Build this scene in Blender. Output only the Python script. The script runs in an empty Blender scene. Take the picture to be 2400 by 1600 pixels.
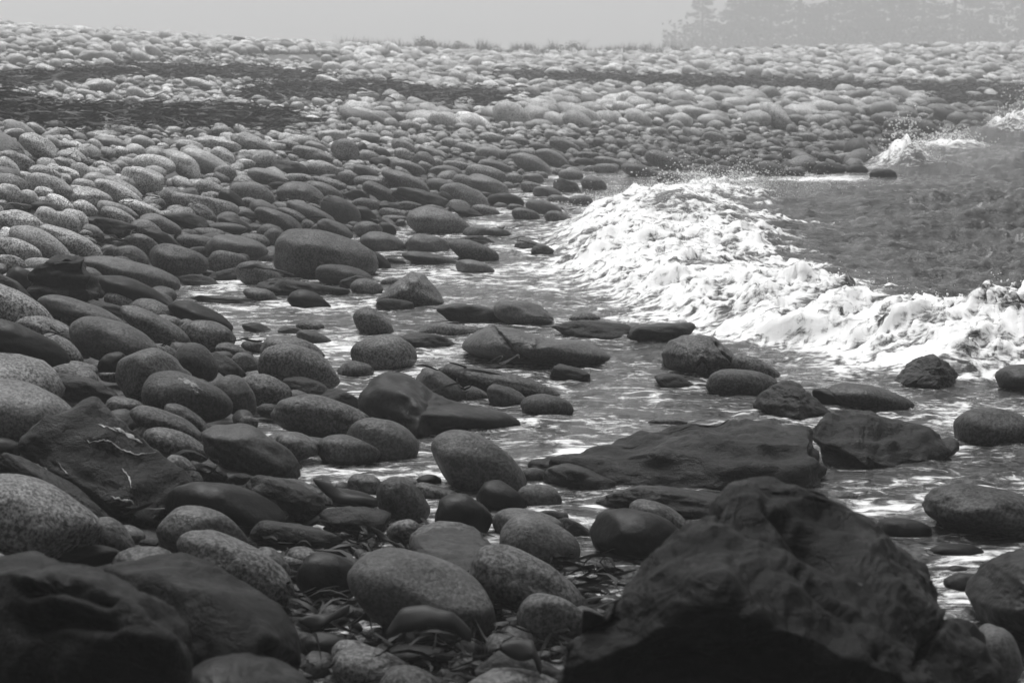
import bpy, math, random
import numpy as np
from mathutils import Vector

rng = np.random.default_rng(11)
random.seed(5)
SC = bpy.context.scene
COL = SC.collection

# ------------------------------------------------------------------ camera
HAZE_D = 0.0038
CAM_H = 1.8
LENS = 70.0
FPX = 2400.0 * LENS / 36.0            # focal length in pixels of the 2400 x 1600 photograph
YH = 130.0                            # eye-level row
PITCH = math.atan((800.0 - YH) / FPX)
cam_data = bpy.data.cameras.new('camera')
cam_data.lens = LENS
cam_data.sensor_width = 36.0
cam_data.clip_start = 0.1
cam_data.clip_end = 900.0
cam_data.dof.use_dof = True
cam_data.dof.focus_distance = 11.5
cam_data.dof.aperture_fstop = 6.3
cam = bpy.data.objects.new('camera', cam_data)
cam.location = (0, 0, CAM_H)
cam.rotation_euler = (math.pi / 2 - PITCH, 0, 0)
COL.objects.link(cam)
SC.camera = cam

# ------------------------------------------------------------------ sky, sun, exposure
SUN_EL, SUN_AZ = math.radians(68), math.radians(-20)     # azimuth from +Y (view direction) towards +X
world = bpy.data.worlds.new('World')
SC.world = world
world.use_nodes = True
wn, wl = world.node_tree.nodes, world.node_tree.links
wn.clear()
w_out = wn.new('ShaderNodeOutputWorld')
w_bg = wn.new('ShaderNodeBackground')
w_sky = wn.new('ShaderNodeTexSky')
w_sky.sky_type = 'NISHITA'
w_sky.sun_disc = False
w_sky.sun_elevation = SUN_EL
w_sky.sun_rotation = SUN_AZ
w_sky.dust_density = 6.0
w_sky.air_density = 1.0
w_sky.ozone_density = 1.0
w_bw = wn.new('ShaderNodeRGBToBW')                        # black and white photograph
wl.new(w_sky.outputs[0], w_bw.inputs[0])
wl.new(w_bw.outputs[0], w_bg.inputs['Color'])
w_bg.inputs['Strength'].default_value = 0.05
wl.new(w_bg.outputs[0], w_out.inputs[0])

sun_data = bpy.data.lights.new('sun', 'SUN')
sun_data.energy = 1.5
sun_data.angle = math.radians(40)
sun_data.color = (1, 1, 1)
sun = bpy.data.objects.new('sun', sun_data)
_sd = Vector((math.sin(SUN_AZ) * math.cos(SUN_EL), math.cos(SUN_AZ) * math.cos(SUN_EL), math.sin(SUN_EL)))
sun.rotation_euler = _sd.to_track_quat('Z', 'Y').to_euler()
sun.location = (0, 0, 30)
COL.objects.link(sun)

vs = SC.view_settings
vs.view_transform = 'Standard'
vs.look = 'None'
vs.exposure = 1.0
vs.gamma = 1.0
vs.use_curve_mapping = False
cy = SC.cycles
cy.use_denoising = True
cy.max_bounces = 4
cy.diffuse_bounces = 2
cy.glossy_bounces = 2
cy.transmission_bounces = 2
cy.volume_bounces = 2
cy.transparent_max_bounces = 4
cy.caustics_reflective = False
cy.caustics_refractive = False
cy.sample_clamp_indirect = 4.0

# ------------------------------------------------------------------ pixel <-> world
_cp, _sp = math.cos(PITCH), math.sin(PITCH)
FWD = np.array([0, _cp, -_sp]); UPV = np.array([0, _sp, _cp]); RGT = np.array([1.0, 0, 0])
EYE = np.array([0, 0, CAM_H])

def ray(px, py):
    return FWD + (px - 1200.0) / FPX * RGT - (py - 800.0) / FPX * UPV

def at(px, py, t):
    return EYE + t * ray(px, py)

def at_z(px, py, z=0.0):
    d = ray(px, py)
    return EYE + d * ((z - CAM_H) / d[2])

def to_px(P):
    q = np.asarray(P) - EYE
    w = q @ FWD
    return 1200 + FPX * (q @ RGT) / w, 800 - FPX * (q @ UPV) / w, w

# ------------------------------------------------------------------ numpy gradient noise
_perm = np.random.default_rng(3).permutation(256)
_perm = np.concatenate([_perm, _perm, _perm])
_g3 = np.random.default_rng(4).normal(size=(256, 3)); _g3 /= np.linalg.norm(_g3, axis=1)[:, None]

def noise(P):
    P = np.asarray(P, dtype=np.float64)
    i = np.floor(P).astype(np.int64); f = P - i
    u = f * f * f * (f * (f * 6 - 15) + 10)
    i &= 255
    out = 0.0
    for dx in (0, 1):
        wx = u[:, 0] if dx else 1 - u[:, 0]
        for dy in (0, 1):
            wy = u[:, 1] if dy else 1 - u[:, 1]
            for dz in (0, 1):
                wz = u[:, 2] if dz else 1 - u[:, 2]
                h = _perm[_perm[_perm[(i[:, 0] + dx) & 255] + ((i[:, 1] + dy) & 255)] + ((i[:, 2] + dz) & 255)]
                g = _g3[h]
                out = out + wx * wy * wz * (g[:, 0] * (f[:, 0] - dx) + g[:, 1] * (f[:, 1] - dy) + g[:, 2] * (f[:, 2] - dz))
    return out * 1.6

def fbm(P, octaves=4, lac=2.1, gain=0.5):
    s, a, Q = 0.0, 1.0, np.asarray(P, dtype=np.float64)
    for _ in range(octaves):
        s = s + a * noise(Q); Q = Q * lac + 13.7; a *= gain
    return s

def sstep(a, b, x):
    t = np.clip((x - a) / (b - a), 0, 1)
    return t * t * (3 - 2 * t)

# ------------------------------------------------------------------ mesh helpers
def mesh_from(name, V, F, smooth=True, attrs=None):
    """V (n,3), F (m,3) or (m,4) -> mesh datablock; attrs {name: per-vertex floats}"""
    V = np.asarray(V, dtype=np.float32); F = np.asarray(F, dtype=np.int32)
    me = bpy.data.meshes.new(name)
    k = F.shape[1]
    me.vertices.add(len(V)); me.vertices.foreach_set('co', V.ravel())
    me.loops.add(F.size); me.loops.foreach_set('vertex_index', F.ravel())
    me.polygons.add(len(F))
    me.polygons.foreach_set('loop_start', np.arange(0, F.size, k, dtype=np.int32))
    me.polygons.foreach_set('loop_total', np.full(len(F), k, dtype=np.int32))
    me.polygons.foreach_set('use_smooth', np.full(len(F), smooth))
    for an, av in (attrs or {}).items():
        at_ = me.attributes.new(an, 'FLOAT', 'POINT')
        at_.data.foreach_set('value', np.asarray(av, dtype=np.float32))
    me.update(calc_edges=True)
    return me

def add_obj(name, me, mat, parent=None, loc=(0, 0, 0)):
    o = bpy.data.objects.new(name, me)
    if mat is not None and len(me.materials) == 0:
        me.materials.append(mat)
    o.location = loc
    o.parent = parent
    COL.objects.link(o)
    return o

def tag(o, label=None, cat=None, group=None, kind=None):
    for k, v in (('label', label), ('category', cat), ('group', group), ('kind', kind)):
        if v:
            o[k] = v
    return o

_ICO = {}
def ico(n):
    if n not in _ICO:
        p = (1 + 5 ** 0.5) / 2
        V = [(-1, p, 0), (1, p, 0), (-1, -p, 0), (1, -p, 0), (0, -1, p), (0, 1, p), (0, -1, -p), (0, 1, -p), (p, 0, -1), (p, 0, 1), (-p, 0, -1), (-p, 0, 1)]
        F = [(0, 11, 5), (0, 5, 1), (0, 1, 7), (0, 7, 10), (0, 10, 11), (1, 5, 9), (5, 11, 4), (11, 10, 2), (10, 7, 6), (7, 1, 8),
             (3, 9, 4), (3, 4, 2), (3, 2, 6), (3, 6, 8), (3, 8, 9), (4, 9, 5), (2, 4, 11), (6, 2, 10), (8, 6, 7), (9, 8, 1)]
        V = np.array(V, float); V /= np.linalg.norm(V, axis=1)[:, None]; F = np.array(F)
        for _ in range(n):
            E = np.sort(np.concatenate([F[:, [0, 1]], F[:, [1, 2]], F[:, [2, 0]]]), axis=1)
            uq, inv = np.unique(E, axis=0, return_inverse=True)
            inv = inv.reshape(-1)
            M = V[uq[:, 0]] + V[uq[:, 1]]; M /= np.linalg.norm(M, axis=1)[:, None]
            m = len(F); a, b, c = inv[:m] + len(V), inv[m:2 * m] + len(V), inv[2 * m:] + len(V)
            F = np.concatenate([np.stack([F[:, 0], a, c], 1), np.stack([F[:, 1], b, a], 1), np.stack([F[:, 2], c, b], 1), np.stack([a, b, c], 1)])
            V = np.concatenate([V, M])
        _ICO[n] = (V, F)
    return _ICO[n]

# ------------------------------------------------------------------ materials
def new_mat(name):
    m = bpy.data.materials.new(name); m.use_nodes = True
    nt = m.node_tree; nt.nodes.clear()
    out = nt.nodes.new('ShaderNodeOutputMaterial')
    b = nt.nodes.new('ShaderNodeBsdfPrincipled')
    nt.links.new(b.outputs[0], out.inputs['Surface'])
    return m, nt, b

class NB:
    """small helper to wire shader nodes"""
    def __init__(s, nt): s.nt = nt; s.L = nt.links.new
    def n(s, t, **kw):
        x = s.nt.nodes.new('ShaderNode' + t)
        for k, v in kw.items(): setattr(x, k, v)
        return x
    def sock(s, node, key, v):
        if hasattr(v, 'is_linked'): s.L(v, node.inputs[key])
        else: node.inputs[key].default_value = v
    def math(s, op, a, b=0.0, clamp=False):
        x = s.n('Math', operation=op, use_clamp=clamp); s.sock(x, 0, a); s.sock(x, 1, b); return x.outputs[0]
    def noise(s, co, scale, detail=4, rough=0.55, dist=0.0):
        x = s.n('TexNoise'); s.L(co, x.inputs['Vector'])
        x.inputs['Scale'].default_value = scale; x.inputs['Detail'].default_value = detail
        x.inputs['Roughness'].default_value = rough; x.inputs['Distortion'].default_value = dist
        return x.outputs['Fac']
    def voronoi(s, co, scale, feature='F1'):
        x = s.n('TexVoronoi', feature=feature); s.L(co, x.inputs['Vector']); x.inputs['Scale'].default_value = scale
        return x.outputs['Distance']
    def ramp(s, v, a, b, lo=0.0, hi=1.0):
        x = s.n('MapRange', interpolation_type='SMOOTHSTEP'); s.sock(x, 'Value', v)
        x.inputs['From Min'].default_value = a; x.inputs['From Max'].default_value = b
        x.inputs['To Min'].default_value = lo; x.inputs['To Max'].default_value = hi
        return x.outputs[0]
    def scaled(s, co, sc):
        x = s.n('Mapping'); s.L(co, x.inputs['Vector']); x.inputs['Scale'].default_value = sc; return x.outputs[0]
    def bump(s, h, strength, dist):
        x = s.n('Bump'); s.L(h, x.inputs['Height']); x.inputs['Strength'].default_value = strength; x.inputs['Distance'].default_value = dist
        return x.outputs[0]
    def grey(s, v):
        x = s.n('CombineColor'); [s.L(v, x.inputs[i]) for i in range(3)]; return x.outputs[0]

def shade_socket(nb, use_attr):
    if use_attr:
        a = nb.n('Attribute', attribute_name='shade', attribute_type='GEOMETRY'); return a.outputs['Fac']
    oi = nb.n('ObjectInfo')
    bw = nb.n('RGBToBW'); nb.L(oi.outputs['Color'], bw.inputs[0]); return bw.outputs[0]

def granite_mat(name, use_attr=False):
    m, nt, b = new_mat(name); nb = NB(nt)
    co = nb.n('TexCoord').outputs['Object']
    sh = shade_socket(nb, use_attr)
    if use_attr:
        rnd = nb.math('FRACT', nb.math('MULTIPLY', sh, 331.7))
    else:
        rnd = nb.n('ObjectInfo').outputs['Random']
        off = nb.n('VectorMath', operation='ADD'); nb.L(co, off.inputs[0])
        cx = nb.n('CombineXYZ'); nb.L(nb.math('MULTIPLY', rnd, 37.0), cx.inputs[0]); nb.L(nb.math('MULTIPLY', rnd, 91.0), cx.inputs[1]); nb.L(cx.outputs[0], off.inputs[1])
        co = off.outputs[0]
    sp1 = nb.ramp(nb.noise(co, 75, 3, 0.7), 0.36, 0.64, 0.25, 1.75)         # crystals
    sp2 = nb.ramp(nb.noise(co, 34, 2, 0.6), 0.32, 0.46, 0.35, 1.05)          # dark flecks
    spk = nb.math('MULTIPLY', sp1, sp2)
    amt = nb.ramp(rnd, 0.0, 0.7, 0.5, 1.0)                                    # some stones are fine grained, some coarse
    spk = nb.math('ADD', nb.math('MULTIPLY', nb.math('SUBTRACT', spk, 0.92), amt), 0.92)
    big = nb.ramp(nb.noise(co, 3.2, 5, 0.62, 0.5), 0.3, 0.75, 0.70, 1.22)    # weathering
    stain = nb.ramp(nb.noise(co, 6.5, 6, 0.7, 1.0), 0.60, 0.70, 1.0, 0.55)   # algae stains
    v = nb.math('MULTIPLY', nb.math('MULTIPLY', sh, spk), nb.math('MULTIPLY', stain, big))
    nb.L(nb.grey(v), b.inputs['Base Color'])
    nb.L(nb.ramp(nb.noise(co, 5, 3), 0.3, 0.7, 0.42, 0.68), b.inputs['Roughness'])
    b.inputs['Specular IOR Level'].default_value = 0.22
    pit = nb.ramp(nb.noise(co, 17, 4, 0.6), 0.25, 0.42, 0.0, 1.0)
    h = nb.math('ADD', nb.math('ADD', nb.noise(co, 60, 4, 0.65), nb.math('MULTIPLY', nb.noise(co, 9, 3), 1.6)), nb.math('MULTIPLY', pit, 0.8))
    nb.L(nb.bump(h, 0.45, 0.012), b.inputs['Normal'])
    return m

def dark_mat(name, layered=False, use_attr=False, relief=0.8):
    m, nt, b = new_mat(name); nb = NB(nt)
    co = nb.n('TexCoord').outputs['Object']
    sh = shade_socket(nb, use_attr)
    big = nb.ramp(nb.noise(co, 4.0, 5, 0.6, 0.5), 0.3, 0.75, 0.6, 1.5)
    fine = nb.ramp(nb.noise(co, 40, 4, 0.65), 0.3, 0.75, 0.7, 1.3)
    v = nb.math('MULTIPLY', nb.math('MULTIPLY', sh, big), fine)
    fleck = nb.ramp(nb.noise(co, 26, 2, 0.5), 0.76, 0.80, 0.0, 0.09)          # barnacle specks
    v = nb.math('ADD', v, fleck)
    if layered:
        lc = nb.scaled(co, (4.0, 4.5, 10.0))
        lay = nb.noise(lc, 1.5, 6, 0.68, 0.5)
        h = nb.math('ADD', nb.math('MULTIPLY', lay, 1.5), nb.noise(co, 26, 6, 0.7))
        wob = nb.n('VectorMath', operation='ADD'); nb.L(co, wob.inputs[0]); nz = nb.n('TexNoise'); nb.L(co, nz.inputs['Vector']); nz.inputs['Scale'].default_value = 5.0; nz.inputs['Detail'].default_value = 5.0
        wsc = nb.n('VectorMath', operation='SCALE'); nb.L(nz.outputs['Color'], wsc.inputs[0]); wsc.inputs['Scale'].default_value = 0.35; nb.L(wsc.outputs[0], wob.inputs[1])
        cr = nb.ramp(nb.voronoi(nb.scaled(wob.outputs[0], (2.6, 3.0, 6.0)), 1.6, 'DISTANCE_TO_EDGE'), 0.0, 0.035, 0.0, 1.0)
        ch = nb.n('TexVoronoi', feature='F1'); nb.L(nb.scaled(wob.outputs[0], (7, 7, 11)), ch.inputs['Vector']); ch.inputs['Scale'].default_value = 1.2
        chip = nb.n('RGBToBW'); nb.L(ch.outputs['Color'], chip.inputs[0])
        h = nb.math('ADD', nb.math('ADD', h, nb.math('MULTIPLY', cr, 0.10)), nb.math('MULTIPLY', chip.outputs[0], 0.30))
        nb.L(nb.bump(h, relief, 0.03), b.inputs['Normal'])
    else:
        h = nb.math('ADD', nb.noise(co, 30, 5, 0.6), nb.math('MULTIPLY', nb.noise(co, 5, 4, 0.6, 0.6), 2.2))
        nb.L(nb.bump(h, 0.3, 0.015), b.inputs['Normal'])
    nb.L(nb.grey(v), b.inputs['Base Color'])
    nb.L(nb.ramp(nb.noise(co, 7, 4), 0.3, 0.7, 0.32 if layered else 0.42, 0.62 if layered else 0.70), b.inputs['Roughness'])
    b.inputs['Specular IOR Level'].default_value = 0.19 if layered else 0.18
    return m

M_GRAN = granite_mat('granite')
M_GRAN_A = granite_mat('granite_cobbles', True)
M_DARK = dark_mat('dark_stone')
M_SLATE = dark_mat('slate', True, relief=0.6)
M_HERO = dark_mat('wet_rock', True, relief=0.5)
M_HERO.node_tree.nodes['Principled BSDF'].inputs['Specular IOR Level'].default_value = 0.10


def weed_mat():
    m, nt, b = new_mat('seaweed'); nb = NB(nt)
    co = nb.n('TexCoord').outputs['Object']
    nb.L(nb.grey(nb.ramp(nb.noise(co, 6, 3), 0.3, 0.7, 0.006, 0.022)), b.inputs['Base Color'])
    b.inputs['Roughness'].default_value = 0.5
    b.inputs['Specular IOR Level'].default_value = 0.18
    return m
M_WEED = weed_mat()

def plain_mat(name, lo, hi, scale, rough, bump=0.0):
    m, nt, b = new_mat(name); nb = NB(nt)
    co = nb.n('TexCoord').outputs['Object']
    f = nb.noise(co, scale, 5, 0.6)
    nb.L(nb.grey(nb.ramp(f, 0.3, 0.7, lo, hi)), b.inputs['Base Color'])
    b.inputs['Roughness'].default_value = rough
    if bump: nb.L(nb.bump(nb.noise(co, scale * 3, 5, 0.65), 0.8, bump), b.inputs['Normal'])
    return m
M_QUARTZ = plain_mat('quartz', 0.22, 0.55, 30.0, 0.5, 0.004)
M_SCAR = plain_mat('pale_scar', 0.06, 0.20, 40.0, 0.6, 0.003)
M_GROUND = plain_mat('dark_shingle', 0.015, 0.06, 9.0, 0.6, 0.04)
M_GRASS = plain_mat('marram_grass', 0.05, 0.10, 3.0, 0.7)
M_LEAF = plain_mat('needles', 0.03, 0.06, 2.0, 0.8)
M_BARK = plain_mat('bark', 0.05, 0.11, 12.0, 0.8, 0.02)

def water_mat():
    m, nt, b = new_mat('sea_water'); nb = NB(nt)
    co = nb.n('TexCoord').outputs['Object']
    fa = nb.n('Attribute', attribute_name='foam', attribute_type='GEOMETRY').outputs['Fac']
    n1 = nb.noise(nb.scaled(co, (2.8, 5.0, 5.0)), 2.0, 6, 0.68, 1.1)
    n2 = nb.noise(co, 30, 5, 0.7)
    # lacy foam: attribute shifts the threshold of a stretched noise
    t = nb.math('ADD', nb.math('MULTIPLY', nb.math('SUBTRACT', n1, 0.5), 1.5), nb.math('MULTIPLY', nb.math('SUBTRACT', n2, 0.5), 0.3))
    f = nb.ramp(nb.math('ADD', fa, t), 0.40, 0.80, 0.0, 1.0)
    mix = nb.n('Mix', data_type='FLOAT'); nb.L(f, mix.inputs[0]); mix.inputs[2].default_value = 0.022; mix.inputs[3].default_value = 0.86
    nb.L(nb.grey(mix.outputs[0]), b.inputs['Base Color'])
    nb.L(nb.ramp(f, 0, 1, 0.06, 0.75), b.inputs['Roughness'])
    b.inputs['IOR'].default_value = 1.333
    h = nb.math('ADD', nb.math('MULTIPLY', nb.noise(nb.scaled(co, (3.0, 8.0, 4.0)), 1.6, 5, 0.6, 0.5), 1.0), nb.math('MULTIPLY', nb.noise(nb.scaled(co, (9, 20, 9)), 2.0, 4, 0.6), 0.35))
    bp = nb.n('Bump'); nb.L(h, bp.inputs['Height']); bp.inputs['Distance'].default_value = 0.05
    nb.L(nb.ramp(f, 0, 1, 0.9, 0.12), bp.inputs['Strength']); nb.L(bp.outputs[0], b.inputs['Normal'])
    return m
M_WATER = water_mat()

def foam_mat():
    m, nt, b = new_mat('sea_foam')
    b.inputs['Base Color'].default_value = (0.9, 0.9, 0.9, 1)
    b.inputs['Roughness'].default_value = 0.6
    b.inputs['Subsurface Weight'].default_value = 0.0
    return m
M_FOAM = foam_mat()
# ------------------------------------------------------------------ terrain (beach): thin-plate surface through surveyed points
CP = []
def cpt(px, py, t): CP.append(at(px, py, t))
def cpz(px, py, z): CP.append(at_z(px, py, z))
for px, pts in {
    0:    [(1600, 5.35), (1300, 6.6), (900, 9.6), (700, 12.6), (500, 16.2), (400, 19.2), (300, 24.5), (200, 37), (105, 64), (66, 80)],
    600:  [(1550, 5.9), (1100, 8.5), (900, 10.6), (560, 18.8), (450, 23), (350, 28), (280, 33), (200, 47), (134, 72), (108, 86)],
    1200: [(1550, 5.9), (420, 28.5), (350, 33.5), (270, 42), (200, 57), (156, 76), (142, 90)],
    1700: [(400, 31.5), (330, 37.5), (250, 49), (190, 66), (144, 88), (128, 102)],
    2070: [(380, 34), (330, 39.5), (260, 52), (200, 70), (138, 96), (117, 112)],
    2400: [(290, 52), (260, 60), (200, 77), (145, 102), (110, 120)],
}.items():
    for py, t in pts: cpt(px, py, t)
for px, py, z in [(420, 690, -0.04), (620, 690, -0.06), (800, 640, -0.05), (1000, 560, -0.05), (1200, 500, -0.05), (760, 820, -0.06), (1000, 800, -0.12),
                  (1000, 980, -0.08), (870, 1110, -0.03), (1150, 1150, -0.03), (1250, 700, -0.15), (1300, 900, -0.15), (1450, 1100, -0.1), (1600, 600, -0.4),
                  (1600, 480, -0.3), (1700, 428, -0.06), (1900, 900, -0.2), (1900, 1200, -0.12), (2200, 1300, -0.1), (2350, 1150, -0.15), (2100, 700, -0.5),
                  (2400, 900, -0.35), (2400, 600, -0.7), (2080, 408, -0.06), (2200, 450, -0.6), (2400, 312, -0.06), (2400, 400, -0.7), (1800, 1500, 0.0), (2400, 1560, -0.04),
                  (1200, 1700, 0.02), (2400, 1750, 0.0), (0, 1750, 0.08), (2800, 900, -0.5), (2800, 1500, -0.2), (2900, 500, -0.9), (2900, 300, -0.5)]:
    cpz(px, py, z)
CP += [np.array(p, float) for p in [(-9.5, 16, 1.5), (-14, 24, 2.1), (-22, 40, 2.7), (-30, 60, 3.1), (-34, 90, 3.2), (-24, 110, 2.6), (-12, 115, 2.2), (0, 125, 1.6), (20, 130, 1.6), (35, 140, 2.0), (0, 180, 1.9),
                                    (-60, 230, 2.6), (0, 230, 2.1), (60, 230, 2.3), (32, 62, -0.2), (48, 80, 0.1), (60, 110, 0.8), (60, 150, 2.0), (-7, 6, 1.0), (-9, 10, 1.3)]]
CP = np.array(CP)

def uv_of(X, Y):
    Yc = np.clip(Y, 3.0, 235.0)
    return np.stack([np.clip(X / (Yc + 1.0), -0.75, 0.75) * 2.2, np.log(Yc)], -1)

_C = uv_of(CP[:, 0], CP[:, 1])
def _tps(r2): return 0.5 * r2 * np.log(r2 + 1e-9)
_n = len(_C)
_K = _tps(((_C[:, None] - _C[None]) ** 2).sum(-1)) + np.eye(_n) * 0.004
_Pm = np.concatenate([np.ones((_n, 1)), _C], 1)
_A = np.block([[_K, _Pm], [_Pm.T, np.zeros((3, 3))]])
_W = np.linalg.solve(_A, np.concatenate([CP[:, 2], np.zeros(3)]))
def ground_exact(X, Y):
    X = np.atleast_1d(np.asarray(X, float)); Y = np.atleast_1d(np.asarray(Y, float))
    sh = X.shape; Q = uv_of(X.ravel(), Y.ravel()); out = np.empty(len(Q))
    for i in range(0, len(Q), 40000):
        q = Q[i:i + 40000]
        out[i:i + 40000] = _tps(((q[:, None] - _C[None]) ** 2).sum(-1)) @ _W[:_n] + _W[_n] + q @ _W[_n + 1:]
    return np.clip(out, -1.2, 4.0).reshape(sh)

# the same surface from a fine table (fast)
_tu, _tv = np.linspace(-0.75, 0.75, 420), np.linspace(math.log(3.0), math.log(235.0), 420)
_TU, _TV = np.meshgrid(_tu, _tv)
_TY = np.exp(_TV); _TAB = ground_exact(_TU * (_TY + 1.0), _TY)
def ground(X, Y):
    X = np.atleast_1d(np.asarray(X, float)); Y = np.atleast_1d(np.asarray(Y, float))
    Q = uv_of(X, Y)
    a = np.clip((Q[..., 0] / 2.2 + 0.75) / 1.5 * 419, 0, 418.999); b = np.clip((Q[..., 1] - _tv[0]) / (_tv[-1] - _tv[0]) * 419, 0, 418.999)
    i, j = a.astype(int), b.astype(int); fa, fb = a - i, b - j
    return (_TAB[j, i] * (1 - fa) + _TAB[j, i + 1] * fa) * (1 - fb) + (_TAB[j + 1, i] * (1 - fa) + _TAB[j + 1, i + 1] * fa) * fb

def grid_faces(nr, nc):
    i = np.arange((nr - 1) * (nc - 1)); r, c = i // (nc - 1), i % (nc - 1)
    a = r * nc + c
    return np.stack([a, a + 1, a + nc + 1, a + nc], 1)

_ys = np.concatenate([np.linspace(-14, 1.5, 8), np.geomspace(2.0, 640, 245)])
_us = np.concatenate([np.linspace(-1, -0.36, 14)[:-1], np.linspace(-0.36, 0.36, 180), np.linspace(0.36, 1, 14)[1:]])
_UU, _YY = np.meshgrid(_us, _ys)
_XX = _UU * (np.maximum(_YY, 2) + 6)
_ZZ = ground(_XX, _YY)
_q = np.stack([_XX.ravel(), _YY.ravel(), np.zeros(_XX.size)], 1)
_ZZ = _ZZ + (0.05 * fbm(_q * 2.2, 3)).reshape(_ZZ.shape) * sstep(3, 8, _YY) - 0.05
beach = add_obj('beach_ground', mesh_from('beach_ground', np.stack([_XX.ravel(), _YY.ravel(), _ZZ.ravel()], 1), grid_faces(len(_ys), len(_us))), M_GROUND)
tag(beach, 'dark wet shingle ground under the boulders of the shore', 'beach', kind='structure')

# ------------------------------------------------------------------ sea: surface with swell, breaking wave and foam
# front line of the breaker: px, py (at sea level), crest height, width of the foam belt behind the front
FRONT = [(1880, 416, 0.03, 0.6), (1750, 426, 0.05, 0.9), (1580, 445, 0.12, 1.6), (1420, 470, 0.19, 2.2), (1325, 520, 0.26, 2.7), (1275, 590, 0.25, 3.0), (1300, 655, 0.19, 2.5), (1480, 728, 0.20, 2.1),
         (1650, 792, 0.21, 1.9), (1800, 812, 0.22, 1.75), (1980, 850, 0.24, 1.75), (2130, 880, 0.25, 1.8), (2290, 900, 0.26, 1.9), (2500, 885, 0.27, 1.9), (2900, 850, 0.26, 1.8)]
_fp = np.array([at_z(a, b)[:2] for a, b, _, _ in FRONT]); _fh = np.array([[h, w] for _, _, h, w in FRONT])
_seg = np.linalg.norm(np.diff(_fp, axis=0), axis=1)
_cum = np.concatenate([[0], np.cumsum(_seg)])
_sf = np.linspace(0, _cum[-1], 260)
FP = np.stack([np.interp(_sf, _cum, _fp[:, k]) for k in (0, 1)], 1)
_ker = np.hanning(15); _ker /= _ker.sum()
FPs = np.stack([np.convolve(np.pad(FP[:, k], 7, 'edge'), _ker, 'valid') for k in (0, 1)], 1); FP = FPs
FH = np.stack([np.interp(_sf, _cum, _fh[:, k]) for k in (0, 1)], 1)
_tan = np.gradient(FP, axis=0); _tan /= np.linalg.norm(_tan, axis=1)[:, None]
_nrm = np.stack([-_tan[:, 1], _tan[:, 0]], 1)            # to the seaward side
if (_nrm[130] @ np.array([1.0, 1.0])) < 0: _nrm = -_nrm

def front_dist(X, Y):
    """signed distance to the breaker's front (positive = seaward), crest height, foam width, position along it"""
    P = np.stack([X, Y], 1); q = np.empty(len(P)); idx = np.empty(len(P), int)
    for i in range(0, len(P), 20000):
        d = P[i:i + 20000, None] - FP[None]
        d2 = (d ** 2).sum(-1); j = d2.argmin(1); k = np.arange(len(j))
        s = np.einsum('ij,ij->i', d[k, j], _nrm[j])
        q[i:i + 20000] = np.sqrt(d2[k, j]) * np.where(s >= 0, 1, -1); idx[i:i + 20000] = j
    return q, FH[idx, 0], FH[idx, 1], idx

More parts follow.
